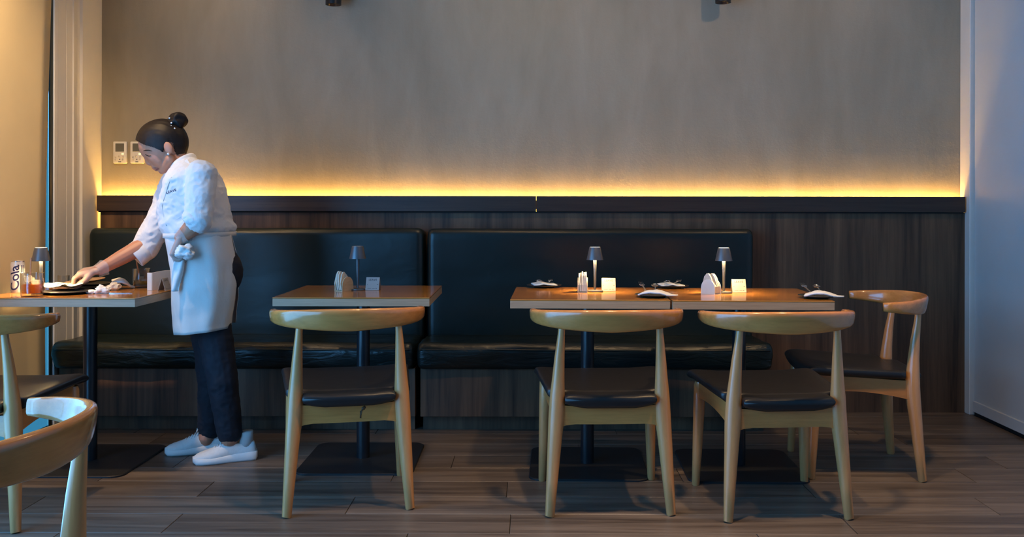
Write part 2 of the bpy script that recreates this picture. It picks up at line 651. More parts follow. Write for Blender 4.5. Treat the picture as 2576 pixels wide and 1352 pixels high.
# window: dark frame, panes
win = empty('window_1', (ROOM_L - 0.017, 0, 0))
tag(win, 'tall glass wall with dark green frame behind the cream blind', kind='structure')
X0 = 0.0
ys = [WIN_Y0, 0.0, 1.65, 3.30, 4.686]
for i, y in enumerate(ys):
    hw = 0.016 if i in (0, len(ys) - 1) else 0.02
    yy = y + (hw if i == 0 else -hw - 0.001 if i == len(ys) - 1 else 0)
    obj('mullion', box_bm(0.004, 0.012, yy - hw, yy + hw, 0.0, WIN_Z1, 0.002, 1), M['frame_dark'], win)
for i in range(len(ys) - 1):
    obj('bottom_rail', box_bm(-0.010, 0.012, ys[i] + 0.03, ys[i + 1] - 0.034, 0.0, 0.03, 0.002, 1), M['frame_dark'], win)
    obj('top_rail', box_bm(-0.010, 0.012, ys[i] + 0.03, ys[i + 1] - 0.034, WIN_Z1 - 0.04, WIN_Z1, 0.002, 1), M['frame_dark'], win)
    obj('pane', box_bm(-0.003, 0.003, ys[i] + 0.02, ys[i + 1] - 0.03, 0.03, WIN_Z1 - 0.04), M['pane' if i < len(ys) - 2 else 'pane_sky_dimmed'], win)

# roller blind, its free edge slightly bowed
blind = empty('roller_blind', (ROOM_L + 0.006, 3.30, 0.12))
tag(blind, 'cream roller blind drawn down over the window by the left table', 'blind')
bm = bmesh.new()
rows = []
NZ, NYY = 30, 16
for s in (0.0, 0.002):
    grid = []
    for i in range(NZ + 1):
        z = i / NZ * (2.56 - 0.12)
        zz = z + 0.12
        edge = 4.592 + 0.055 * max(0.0, (zz - 1.0) / 1.16) ** 1.2 - 0.006 * math.sin(min(1, zz) * PI)
        row = []
        for j in range(NYY + 1):
            y = j / NYY * (edge - 3.30)
            row.append(bm.verts.new((s + 0.004 * math.sin(y * 2.2 + z), y, z)))
        grid.append(row)
    rows.append(grid)
for g in rows:
    for i in range(NZ):
        for j in range(NYY):
            bm.faces.new((g[i][j], g[i][j + 1], g[i + 1][j + 1], g[i + 1][j]))
a, b = rows
for i in range(NZ):
    for j in (0, NYY):
        bm.faces.new((a[i][j], a[i + 1][j], b[i + 1][j], b[i][j]))
for j in range(NYY):
    for i in (0, NZ):
        bm.faces.new((a[i][j], a[i][j + 1], b[i][j + 1], b[i][j]))
obj('cloth', bm, M['blind'], blind, True)
obj('bottom_bar', box_bm(-0.005, 0.011, 0.0, 1.285, -0.02, 0.012, 0.004, 2), M['blind'], blind)
bm = bmesh.new()
add_tube(bm, [(0.02, 0, 2.46), (0.02, 1.345, 2.46)], 0.03, 16)
obj('roller_tube', bm, M['white_plastic'], blind, auto=40)

# wainscot and ledge with the light strip behind it
LX0, LX1 = ROOM_L + 0.012, ROOM_R - 0.03
wains = obj('trim_1', box_bm(LX0 + 0.01, LX1 + 0.01, 5.14, 5.158, 0.0, 1.10), M['walnut'])
tag(wains, 'dark walnut wainscot panel behind the bench', kind='structure')
ledge = empty('trim_2', (0, 5.115, 1.10))
tag(ledge, 'dark walnut ledge capping the wainscot', kind='structure')
SEAM = (1349 - CX) / F * 5.115
obj('ledge_board', box_bm(LX0, SEAM - 0.001, 0, 0.045, 0.003, 0.088, 0.0015, 1), M['walnut_h'], ledge)
obj('ledge_board', box_bm(SEAM + 0.001, LX1, 0, 0.045, 0.003, 0.088, 0.0015, 1), M['walnut_h'], ledge)
obj('painted_shade_strip', box_bm(LX0 + 0.004, LX1 - 0.004, 0.012, 0.026, -0.004, 0.003), M['joint_shade'], ledge)  # dark strip painted in as the shade line below the ledge
led = empty('led_strip', (0, 5.168, 1.145))
tag(led, 'warm glowing light strip hidden behind the walnut ledge', 'light strip')
obj('carrier', box_bm(LX0 + 0.002, LX1, -0.008, 0.0, -0.03, 0.02), M['white_plastic'], led)
obj('emitter', box_bm(LX0 + 0.004, LX1 - 0.002, 0.0, 0.012, -0.004, 0.012), M['led'], led)

# ceiling downlights above the frame; plaster washers and waitress back light are added
for i, (x, y, w, aim, cone, where) in enumerate(DOWNLIGHTS):
    e = empty('ceiling_downlight', (x, y, CEIL))
    tag(e, 'round warm ceiling downlight ' + where, 'downlight', 'ceiling downlights')
    obj('rim', add_lathe(bmesh.new(), [(0.035, -0.004), (0.055, -0.008), (0.055, 0.0), (0.035, 0.0), (0.035, -0.004)], 24), M['white_plastic'], e)
    obj('lens', add_lathe(bmesh.new(), [(0, -0.003), (0.034, -0.003), (0.034, 0.0), (0, 0.0)], 20), M['downlight'], e)
    d = bpy.data.lights.new('downlight_bulb', 'SPOT')
    d.energy = w * 4.0
    d.color = WARM
    d.spot_size = math.radians(cone)
    d.spot_blend = 1.0
    d.shadow_soft_size = 0.05
    o = bpy.data.objects.new('downlight_bulb', d)
    COL.objects.link(o)
    o.parent = e
    o.location = (0, 0, -0.02)
    if aim: o.rotation_euler = (Vector(aim) - Vector((x, y, CEIL))).to_track_quat('-Z', 'Y').to_euler()

# cylinder wall spots at the top of the frame
for i, (px, py, side) in enumerate(((838, 13, 'nearer the waitress'), (1818, 6, 'above the lit tables'))):
    c = U(px, py, 5.09)
    e = empty('wall_spotlight', (c.x, c.y, c.z))
    tag(e, 'dark cylindrical wall spotlight ' + side, 'spotlight', 'cylinder wall spotlights')
    obj('housing', add_lathe(bmesh.new(), [(0.036, 0.012), (0.043, 0.0), (0.043, 0.17), (0.04, 0.174), (0, 0.174)], 28), M['black_metal'], e, auto=40)
    obj('lens', add_lathe(bmesh.new(), [(0, 0.014), (0.037, 0.014), (0.037, 0.018), (0, 0.018)], 24), M['screen'], e)
    obj('wall_bracket', box_bm(-0.02, 0.02, 0.03, WALL_Y - c.y, 0.06, 0.13, 0.003, 1), M['black_metal'], e)

# two wall controllers
for i, (px, lab) in enumerate(((304.5, 'white wall thermostat nearer the corner, in full view'), (347.5, 'white wall thermostat partly hidden by the waitress face'))):
    c = U(px, 386, WALL_Y)
    e = empty('wall_thermostat', (c.x, WALL_Y, c.z))
    tag(e, lab, 'thermostat', 'wall thermostats')
    obj('case', box_bm(-0.038, 0.038, -0.018, 0, -0.061, 0.061, 0.005, 2), M['white_plastic'], e, auto=40)
    obj('screen', box_bm(-0.024, 0.024, -0.0195, -0.010, 0.004, 0.05, 0.001, 1), M['screen'], e)
    for bx, bz in ((-0.022, -0.025), (-0.004, -0.022), (0.018, -0.026), (-0.022, -0.04), (0.018, -0.04)):
        obj('button', add_lathe(bmesh.new(), [(0, 0.0015), (0.006, 0.001), (0.0065, -0.004), (0, -0.004)], 12), M['button'], e, True, (bx, -0.018, bz), (PI / 2, 0, 0))
    obj('status_light', box_bm(0.010, 0.022, -0.0195, -0.012, -0.012, -0.006, 0.001, 1), M['status_led'], e)
    obj('mark', box_bm(-0.008, 0.008, -0.0185, -0.012, -0.054, -0.05), M['print'], e)
    obj('mark', box_bm(-0.003, 0.003, -0.0185, -0.012, -0.041, -0.036), M['print'], e)


# ------------------------------------------------------------------ benches
def cushion(bm, x0, x1, y0, y1, z0, z1, r, nx, amp, seed, keep_flat_back=True):
    """a stuffed block: lofted rounded section along X with soft ends and wrinkles"""
    rings = []
    sec = []
    K = 6
    for (cy, cz, a0) in ((y0 + r, z1 - r, PI / 2), (y0 + r, z0 + r * 0.6, PI)):
        rr = r if cz > (z0 + z1) / 2 else r * 0.6
        for k in range(K + 1):
            a = a0 + (PI / 2) * k / K
            sec.append((cy + rr * math.cos(a), cz + rr * math.sin(a)))
    sec.append((y1, z0))
    sec.append((y1, z1 - 0.01))
    # resample the section so wrinkles have something to bend
    pts = []
    n = len(sec)
    for i in range(n):
        a, b = Vector(sec[i]), Vector(sec[(i + 1) % n])
        d = (b - a).length
        m = max(1, int(d / 0.03))
        for j in range(m):
            pts.append(a.lerp(b, j / m))
    cen = Vector(((y0 + y1) / 2, (z0 + z1) / 2))
    xs = [x0, x0 + 0.004, x0 + 0.012, x0 + 0.025] + [x0 + 0.04 + (x1 - x0 - 0.08) * i / nx for i in range(nx + 1)] + [x1 - 0.025, x1 - 0.012, x1 - 0.004, x1]
    sh = [0.030, 0.015, 0.006, 0.001] + [0] * (nx + 1) + [0.001, 0.006, 0.015, 0.030]
    for x, s in zip(xs, sh):
        ring = []
        for p in pts:
            d = (p - cen)
            q = p.copy()
            q.x -= math.copysign(min(s, abs(d.x)), d.x) if p.x < y1 - 0.001 else 0
            q.y -= math.copysign(min(s, abs(d.y)), d.y)
            w = noise.noise(Vector((x * 3.1 + seed, q.x * 9, q.y * 13))) * amp + noise.noise(Vector((x * 9 + seed, q.x * 5, q.y * 5))) * amp * 0.4
            if p.x > y1 - 0.002 or p.y < z0 + 0.002: w = 0
            nd = d.normalized() if d.length else d
            ring.append((x, q.x + nd.x * w, q.y + nd.y * w))
        rings.append(ring)
    add_loft(bm, rings)
    return bm


def bench(name, label, x0, x1, sx0, sx1, seed):
    e = empty(name, ((x0 + x1) / 2, 4.9, 0))
    tag(e, label, 'bench', 'upholstered benches along the wainscot')
    cx = (x0 + x1) / 2
    X0, X1 = x0 - cx, x1 - cx
    obj('backrest', cushion(bmesh.new(), X0, X1, 4.985 - 4.9, 5.135 - 4.9, 0.40, 1.012, 0.035, 40, 0.003, seed), M['bench_leather'], e, True)
    seat = obj('seat', cushion(bmesh.new(), sx0 - cx, sx1 - cx, 4.615 - 4.9, 5.00 - 4.9, 0.317, 0.452, 0.05, 60, 0.010, seed + 4), M['bench_seat_leather'], e, True)
    bm = bmesh.new()
    pts, n = [], 60
    for i in range(n + 1):
        x = sx0 - cx + 0.02 + (sx1 - sx0 - 0.04) * i / n
        pts.append((x, -0.279 + 0.004 * noise.noise(Vector((x * 4, seed, 0))), 0.418 + 0.006 * noise.noise(Vector((x * 3, 2, seed)))))
    add_tube(bm, pts, 0.0055, 8)
    obj('piping', bm, M['bench_leather'], seat, True)
    obj('base_panel', box_bm(X0 + 0.004, X1 - 0.004, 4.68 - 4.9, 4.70 - 4.9, 0.075, 0.318, 0.0015, 1), M['walnut'], e)
    obj('side_panel', box_bm(X1 - 0.024, X1 - 0.004, 4.70 - 4.9, 5.135 - 4.9, 0.075, 0.318, 0.0015, 1), M['walnut'], e)
    obj('kick_panel', box_bm(X0 + 0.012, X1 - 0.012, 4.735 - 4.9, 4.755 - 4.9, 0.0, 0.09), M['walnut'], e)
    return e


bench('upholstered_bench', 'dark green leather bench behind the waitress and left tables', -2.375, -0.583, -2.392, -0.588, 1.0)
bench('upholstered_bench', 'dark green leather bench behind the two lit tables', -0.565, 1.182, -0.575, 1.197, 9.0)


# ------------------------------------------------------------------ tables
def rounded_plate(bm, hx, hy, r, z0, z1, n=6):
    pts = []
    for sx, sy, a0 in ((1, 1, 0), (-1, 1, PI / 2), (-1, -1, PI), (1, -1, 3 * PI / 2)):
        for k in range(n + 1):
            a = a0 + PI / 2 * k / n
            pts.append((sx * (hx - r) + r * math.cos(a), sy * (hy - r) + r * math.sin(a)))
    ins = 0.003
    rings = [[(x, y, z0) for x, y in pts], [(x, y, z1 - ins) for x, y in pts], [(x * (1 - ins / hx), y * (1 - ins / hy), z1) for x, y in pts]]
    add_loft(bm, rings)
    return bm


TZ = 0.75


def table(label, x, y, rz, w=0.65, dpt=0.60):
    e = empty('cafe_table', (x, y, 0), rz)
    tag(e, label, 'table', 'square cafe tables in front of the benches')
    obj('tabletop', box_bm(-w / 2, w / 2, -dpt / 2, dpt / 2, TZ - 0.006, TZ, 0.0015, 1), M['table_top'], e)
    obj('edge_band', box_bm(-w / 2 + 0.0004, w / 2 - 0.0004, -dpt / 2 + 0.0004, dpt / 2 - 0.0004, TZ - 0.037, TZ - 0.006, 0.001, 1), M['table_edge'], e)
    obj('pedestal', add_lathe(bmesh.new(), [(0, 0.008), (0.029, 0.008), (0.029, TZ - 0.04), (0, TZ - 0.04)], 28), M['black_metal'], e, auto=40)
    obj('mounting_plate', box_bm(-0.16, 0.16, -0.16, 0.16, TZ - 0.044, TZ - 0.037, 0.002, 1), M['black_metal'], e)
    obj('base_plate', rounded_plate(bmesh.new(), 0.25, 0.262, 0.055, 0.0005, 0.009), M['base_metal'], e)
    return e


TABLES = [(-1.952, 4.125, 0.0), (-0.755, 4.17, math.radians(0.6)), (0.241, 4.092, math.radians(-1.4)), (0.897, 4.060, math.radians(-1.4))]
TL = ['cafe table cluttered with dirty dishes at the left edge', 'cafe table with an unlit lamp and no plates',
      'cafe table with a lit lamp and upright napkins, next to the bare bench end table', 'cafe table with a lit lamp at the right end, pushed against another']
TL[2] = 'left one of the two pushed-together tables with lit lamps'
TL[3] = 'right one of the two pushed-together tables with lit lamps'
for lab, (x, y, rz) in zip(TL, TABLES): table(lab, x, y, rz)


# ------------------------------------------------------------------ chairs
def sweep_rail():
    bm = bmesh.new()
    rings = []
    N = 44
    for i in range(N + 1):
        t = -1 + 2 * i / N
        th = t * math.radians(92)
        x = 0.276 * math.sin(th)
        y = -0.085 - 0.200 * math.cos(th)
        if abs(t) > 0.93:
            y += (abs(t) - 0.93) * 0.35
        dx, dy = 0.276 * math.cos(th), 0.200 * math.sin(th)
        tang = Vector((dx, dy, 0)).normalized()
        outw = Vector((tang.y, -tang.x, 0))          # away from the sitter
        a = abs(t)
        h = 0.0425 * (1 - a ** 1.35) + 0.0205 * a ** 1.35
        w = 0.0115 * (1 - a) + 0.0155 * a
        top = 0.742 + 0.016 * max(0.0, math.cos(t * PI / 2)) ** 1.5
        zc = top - h
        tilt = math.radians(14) * (1 - a * 0.6)
        endf = 1.0
        if i in (0, N): endf = 0.86
        elif i in (1, N - 1): endf = 0.97
        up = Vector((0, 0, 1)) * math.cos(tilt) + outw * math.sin(tilt)
        ow = outw * math.cos(tilt) - Vector((0, 0, 1)) * math.sin(tilt)
        ring = []
        n = 18
        for k_ in range(n):
            q = 2 * PI * k_ / n
            cs, sn = math.cos(q), math.sin(q)
            e = 0.62
            px_ = math.copysign(abs(cs) ** e, cs) * w * endf
            pz_ = math.copysign(abs(sn) ** e, sn) * h * endf
            ring.append(Vector((x, y, zc)) + ow * px_ + up * pz_)
        rings.append(ring)
    add_loft(bm, rings)
    return bm


def seat_pad():
    bm = bmesh.new()
    ysr = [-0.238, -0.236, -0.23, -0.215, -0.19, -0.172, -0.166, -0.163, -0.158, -0.14, -0.09, -0.02, 0.06, 0.14, 0.2, 0.225, 0.236, 0.242, 0.244]
    rings = []
    for i, y in enumerate(ysr):
        if y <= -0.172: w = 0.168
        elif y <= -0.166: w = 0.176
        elif y <= -0.163: w = 0.215
        else: w = 0.228 + 0.030 * (y + 0.158) / 0.40
        th = 0.045
        if i == 0 or i == len(ysr) - 1: th *= 0.35
        elif i == 1 or i == len(ysr) - 2: th *= 0.65
        elif i == 2 or i == len(ysr) - 3: th *= 0.9
        f = (y + 0.238) / 0.482
        zc = 0.411 + 0.026 * f ** 1.3
        if f > 0.9: zc -= 0.012 * ((f - 0.9) / 0.1) ** 2
        ring = []
        n = 32
        for k_ in range(n):
            q = 2 * PI * (k_ + 0.5) / n
            cs, sn = math.cos(q), math.sin(q)
            ux = math.copysign(abs(cs) ** 0.28, cs)
            uz = math.copysign(abs(sn) ** 0.55, sn)
            X = ux * w
            dish = 0.020 * (X / 0.2) ** 2 * (1 - 0.35 * f)
            dome = 0.004 * (1 - ux * ux) if sn > 0 else 0
            ring.append((X, y - 0.010 * (1 - (X / 0.17) ** 2) * (1 if i < 4 else 0), zc + uz * th / 2 + dish + dome))
        rings.append(ring)
    add_loft(bm, rings)
    return bm


def side_rail(s):
    """curved apron from rear leg to front leg"""
    bm = bmesh.new()
    rings = []
    N = 12
    for i in range(N + 1):
        f = i / N
        y = -0.19 + 0.385 * f
        x = s * (0.197 + 0.016 * f)
        zt = 0.410 + 0.024 * f
        arch = 1 - (2 * f - 1) ** 2
        zb = 0.330 + 0.030 * f + 0.018 * arch
        rings.append([(x - 0.011, y, zb), (x + 0.011, y, zb), (x + 0.011, y, zt), (x - 0.011, y, zt)])
    add_loft(bm, rings)
    return bm


def cross_rail(y, hw, zb, zt, arch):
    bm = bmesh.new()
    rings = []
    N = 12
    for i in range(N + 1):
        f = -1 + 2 * i / N
        x = hw * f
        b = zb + arch * (1 - f * f) - (0.014 if abs(f) > 0.95 else 0.004 if abs(f) > 0.8 else 0)
        sag = 0.010 * f * f
        rings.append([(x, y - 0.012, b), (x, y + 0.012, b), (x, y + 0.012, zt + sag), (x, y - 0.012, zt + sag)])
    add_loft(bm, rings)
    return bm


def make_chair():
    e = empty('dining_chair')
    obj('top_rail', sweep_rail(), M['chair_x'], e, True)
    obj('seat', seat_pad(), M['seat_leather'], e, True)
    for s in (-1, 1):
        bm = bmesh.new()
        pts = [(0.223, -0.228, 0.0), (0.222, -0.227, 0.004), (0.213, -0.215, 0.13), (0.203, -0.203, 0.27), (0.197, -0.196, 0.345), (0.194, -0.194, 0.39),
               (0.193, -0.196, 0.44), (0.190, -0.200, 0.50), (0.186, -0.208, 0.58), (0.181, -0.219, 0.66), (0.179, -0.222, 0.69)]
        rad = [0.0150, 0.0172, 0.0215, 0.0262, 0.0295, 0.0300, 0.0272, 0.0228, 0.0182, 0.0132, 0.0124]
        add_tube(bm, [(s * x, y, z) for x, y, z in pts], rad, 18)
        obj('leg', bm, M['chair_z'], e, auto=50)
        bm = bmesh.new()
        pts = [(0.226, 0.222, 0.0), (0.2255, 0.2215, 0.004), (0.221, 0.213, 0.15), (0.217, 0.205, 0.30), (0.215, 0.200, 0.41), (0.215, 0.199, 0.425)]
        rad = [0.0135, 0.0155, 0.0195, 0.0230, 0.0232, 0.019]
        add_tube(bm, [(s * x, y, z) for x, y, z in pts], rad, 18)
        obj('leg', bm, M['chair_z'], e, auto=50)
        obj('side_rail', side_rail(s), M['chair_y'], e, auto=40)
    obj('rear_rail', cross_rail(-0.196, 0.192, 0.332, 0.392, -0.002), M['chair_x'], e, auto=40)
    obj('front_rail', cross_rail(0.200, 0.205, 0.360, 0.412, 0.010), M['chair_x'], e, auto=40)
    return e


chair0 = make_chair()
CHAIRS = [
    # x, y, rotation (degrees), label
    (-0.722, 3.648, 13.0, 'honey wood chair with black seat and brown drip mark, at the plate-free table'),
    (0.276, 3.628, 2.5, 'honey wood chair with black seat at the left one of the joined tables'),
    (0.904, 3.580, 4.5, 'honey wood chair with black seat at the right one of the joined tables'),
    (1.396, 4.076, 85.0, 'honey wood chair turned sideways at the end of the joined tables, by the walnut panel'),
    (-2.003, 3.438, 1.0, 'honey wood chair at the cluttered table, cut by the left edge'),
    (-1.088, 1.602, 84.0, 'closest honey wood chair, cropped to its curved rail in the lower left corner'),
]
chairs = []
for i, (x, y, rz, lab) in enumerate(CHAIRS):
    c = chair0 if i == 0 else copy_tree(chair0)
    c.location = (x, y, 0)
    c.rotation_euler = (0, 0, math.radians(rz))
    tag(c, lab, 'chair', 'honey wood dining chairs')
    chairs.append(c)
# drip mark on the rear rail of the first chair
bm = bmesh.new()
add_tube(bm, [(0.058, -0.2088, 0.386), (0.050, -0.2088, 0.378), (0.043, -0.2088, 0.368), (0.041, -0.2088, 0.352), (0.041, -0.2088, 0.343)], [0.004, 0.007, 0.0045, 0.0025, 0.003], 8, True, 1.0)
for v in bm.verts: v.co.y = -0.2086 + (v.co.y + 0.2086) * 0.1
tag(obj('stain', bm, M['stain'], chairs[0], True), 'brown drip mark')


# ------------------------------------------------------------------ table things
def lamp(label, x, y, lit):
    e = empty('table_lamp', (x, y, TZ))
    tag(e, label, 'lamp', 'small table lamps')
    obj('base', add_lathe(bmesh.new(), [(0, 0.0), (0.036, 0.0), (0.037, 0.002), (0.036, 0.006), (0.012, 0.009), (0, 0.009)], 32), M['lamp_metal'], e, auto=40)
    obj('stem', add_lathe(bmesh.new(), [(0, 0.008), (0.0052, 0.008), (0.0056, 0.05), (0.0078, 0.14), (0.0082, 0.150), (0, 0.150)], 20), M['lamp_metal'], e, auto=40)
    sh = obj('shade', add_lathe(bmesh.new(), [(0.0375, 0.142), (0.0255, 0.197), (0.0245, 0.199), (0.0235, 0.197), (0.0358, 0.142), (0.0375, 0.142)], 36), M['lamp_metal'], e, auto=40)
    obj('diffuser', add_lathe(bmesh.new(), [(0, 0.1945), (0.0236, 0.1945), (0.0232, 0.1985), (0, 0.1985)], 28), M['lamp_glow' if lit else 'lamp_off'], sh)
    obj('light_ring', add_lathe(bmesh.new(), [(0.009, 0.158), (0.026, 0.158), (0.026, 0.162), (0.009, 0.162), (0.009, 0.158)], 28), M['lamp_ring' if lit else 'lamp_off'], sh)
    return e


def on_table(px, py):
    Y = (CH - TZ) * F / (py - CY)
    return (px - CX) / F * Y, Y


lamp('small lit lamp behind the amber drink on the cluttered table', -2.105, 4.00, True)
x, y = on_table(900, 731); lamp('small unlit grey lamp on the plate-free table', x, y, False)
x, y = on_table(1497, 734); lamp('small lit lamp beside edge-on upright napkins', x, y, True)
x, y = on_table(1821, 737); lamp('small lit lamp behind the turned white napkin holder on the right table', x, y, True)


def arch_plate(bm, hw, h, y0, y1):
    pts = [(-hw, 0.0), (hw, 0.0)]
    for k_ in range(15):
        a = PI * k_ / 14
        pts.append((hw * math.cos(a) * (1.0 if k_ not in (0, 14) else 1.0), h * 0.30 + h * 0.70 * math.sin(a) ** 0.85))
    add_loft(bm, [[(x, y0, z) for x, z in pts], [(x, y1, z) for x, z in pts]])
    return bm


def napkin_holder(label, x, y, rz, n_nap, lean=0.0, plate_mat='oak_dull'):
    e = empty('napkin_holder', (x, y, TZ), rz)
    tag(e, label, 'napkin holder', 'napkin holders on the tables')
    obj('side_plate', arch_plate(bmesh.new(), 0.038, 0.064, -0.022, -0.018), M[plate_mat], e, auto=40)
    obj('side_plate', arch_plate(bmesh.new(), 0.038, 0.064, 0.018, 0.022), M[plate_mat], e, auto=40)
    obj('floor_plate', box_bm(-0.036, 0.036, -0.018, 0.018, 0, 0.004), M[plate_mat], e)
    for i in range(n_nap):
        yy = -0.015 + 0.030 * i / max(1, n_nap - 1)
        bm = bmesh.new()
        top = 0.088 + random.uniform(-0.006, 0.004)
        sk = random.uniform(-0.008, 0.008)
        t = 0.0036
        rings = []
        for sgn in (-1, 1):
            ring = []
            for (u, z) in ((-0.036, 0.006), (0.036, 0.006), (0.035, 0.034), (0.016 + sk, top - 0.014), (0.004 + sk, top), (-0.004 + sk, top), (-0.018 + sk, top - 0.014), (-0.035, 0.034)):
                ring.append((u, yy + sgn * t * (1 - 0.25 * z / 0.09) + lean * z + 0.0025 * noise.noise(Vector((u * 30, z * 30, i * 3.1))), z))
            rings.append(ring)
        add_loft(bm, rings)
        obj('napkin', bm, M['napkin'], e)
    return e


x, y = on_table(868, 733); napkin_holder('napkin holder with leaning brown napkins by the unlit lamp', x - 0.004, y, math.radians(62), 4, 0.25)
x, y = on_table(1466, 735); napkin_holder('napkin holder seen edge-on with cream napkins by a lit lamp', x, y, math.radians(86), 5)
x, y = on_table(1789, 739); napkin_holder('turned napkin holder with pale arched sides by a lit lamp', x, y, math.radians(-50), 5, 0.0, 'white_plastic')


def tent_sign(label, x, y, rz, sc=1.0, printed=True):
    e = empty('tent_sign', (x, y, TZ), rz)
    tag(e, label, 'table sign', 'small tent signs')
    w, h, lean = 0.031 * sc, 0.060 * sc, math.radians(17)
    dy = h * math.sin(lean)
    H = h * math.cos(lean)
    for s in (-1, 1):
        bm = bmesh.new()
        nrm = Vector((0, s * math.cos(lean), math.sin(lean))) * 0.0012
        bot, top = Vector((0, s * dy, 0.0005)), Vector((0, 0, H))
        rings = [[bot + Vector((-w, 0, 0)), bot + Vector((w, 0, 0)), top + Vector((w, 0, 0)), top + Vector((-w, 0, 0))]]
        rings.append([p + nrm for p in rings[0]])
        add_loft(bm, rings)
        panel = obj('panel', bm, M['sign_card'], e)
        if s == -1:
            def face_pt(u, v):        # u across, v up the sloped face
                return Vector((u, -dy, 0.0005)) + Vector((0, dy, H - 0.0005)) * (v / h) + nrm * 1.12
            tm = text_mesh('LEAVE', 0.0125 * sc, 0.0, 2, 1.15)
            for v in tm.vertices: v.co = face_pt(v.co.x, v.co.y + 0.048 * sc)
            link_obj('lettering', tm, M['print'], panel)
            bars = [(-0.024, -0.022, 0.025, 0.028), (0.020, 0.027, 0.0255, 0.0275), (-0.022, -0.004, 0.0075, 0.009), (0.0, 0.012, 0.0075, 0.009), (0.015, 0.022, 0.0075, 0.0095)]
            for (a, b, c_, d_) in bars:
                bm2 = bmesh.new()
                bm2.faces.new([bm2.verts.new(face_pt(u * sc, v * sc)) for u, v in ((a, c_), (b, c_), (b, d_), (a, d_))])
                obj('mark', bm2, M['print'], panel)
    return e


x, y = on_table(939, 731); tent_sign('white tent sign beside the unlit lamp', x, y, math.radians(-6))
x, y = on_table(1531, 732); tent_sign('white tent sign beside the lamp with edge-on napkins', x, y, math.radians(0))
x, y = on_table(1858, 735); tent_sign('white tent sign on the right table beside the lit lamp', x, y, math.radians(2))
tent_sign('tent sign turned edge-on by the waitress apron', -1.652, 4.195, math.radians(86), 0.95)


def fork(e, p, yaw, pitch, L=0.17):
    bm = bmesh.new()
    rings = []
    for t, w, z in ((0, .0035, 0), (.3, .0035, 0), (.6, .0028, 0.001), (.68, .004, .002), (.74, .0105, .003)):
        rings.append([(-w, t * L, z - .0008), (w, t * L, z - .0008), (w, t * L, z + .0008), (-w, t * L, z + .0008)])
    add_loft(bm, rings)
    for k_ in range(4):
        x = -0.0092 + 0.00613 * k_
        add_tube(bm, [(x, .735 * L, .003), (x, .85 * L, .0005), (x * 0.96, L, .005)], [.0016, .0014, .0007], 6)
    o = obj('fork', bm, M['steel'], None, True, p)
    o.rotation_euler = (pitch, 0, yaw)
    return o


def spoon(e, p, yaw, pitch, L=0.165):
    bm = bmesh.new()
    rings = []
    for t, w, z in ((0, .004, 0), (.3, .0035, 0), (.6, .0026, 0.001), (.70, .004, .002), (.76, .011, .0), (.84, .0165, -.002), (.92, .0155, -.0015), (.98, .008, .001), (1, .002, .002)):
        rings.append([(-w, t * L, z + .002), (-w * .5, t * L, z - .0008 - w * 0.12), (w * .5, t * L, z - .0008 - w * 0.12), (w, t * L, z + .002), (w * .5, t * L, z + .0008 - w * 0.1), (-w * .5, t * L, z + .0008 - w * 0.1)])
    add_loft(bm, rings)
    o = obj('spoon', bm, M['steel'], None, True, p)
    o.rotation_euler = (pitch, 0, yaw)
    return o


def folded_napkin(p, yaw, hump=0.016, w=0.10, l=0.13, pointed=True):
    bm = bmesh.new()
    NX, NY = 12, 10
    top, botm = [], []
    for j in range(NY + 1):
        rt, rb = [], []
        for i in range(NX + 1):
            u, v = i / NX, j / NY
            ww = w * ((1 - 0.75 * max(0, (u - 0.45) / 0.55)) if pointed else 1.0)
            x = (u - 0.5) * l
            y = (v - 0.5) * ww
            z = hump * math.sin(PI * min(1, u * 1.15 + 0.05)) * (1 - 0.5 * abs(v - 0.5)) + 0.003 * noise.noise(Vector((u * 5, v * 5, p[0] * 9)))
            z = max(z, 0.001)
            rt.append(bm.verts.new((x, y, z + 0.003)))
            rb.append(bm.verts.new((x, y, max(0.0, z - 0.004))))
        top.append(rt); botm.append(rb)
    for j in range(NY):
        for i in range(NX):
            bm.faces.new((top[j][i], top[j][i + 1], top[j + 1][i + 1], top[j + 1][i]))
            bm.faces.new((botm[j][i], botm[j + 1][i], botm[j + 1][i + 1], botm[j][i + 1]))
    for j in range(NY):
        for i in (0, NX):
            bm.faces.new((top[j][i], top[j + 1][i], botm[j + 1][i], botm[j][i]))
    for i in range(NX):
        for j in (0, NY):
            bm.faces.new((top[j][i], top[j][i + 1], botm[j][i + 1], botm[j][i]))
    o = obj('folded_napkin', bm, M['paper'], None, True, p, (0, 0, yaw))
    return o


def plate(label, x, y, r=0.082, mat='plate_dark', z=TZ, group='dark side plates', tilt=None):
    bm = add_lathe(bmesh.new(), [(0, 0.002), (r * .55, 0.0), (r * .6, 0.003), (r * .98, 0.010), (r, 0.0115), (r * .98, 0.013), (r * .62, 0.0065), (r * .55, 0.005), (0, 0.005)], 40)
    o = obj('side_plate', bm, M[mat], None, True, (x, y, z))
    if tilt: o.rotation_euler = tilt
    tag(o, label, 'plate', group)
    return o


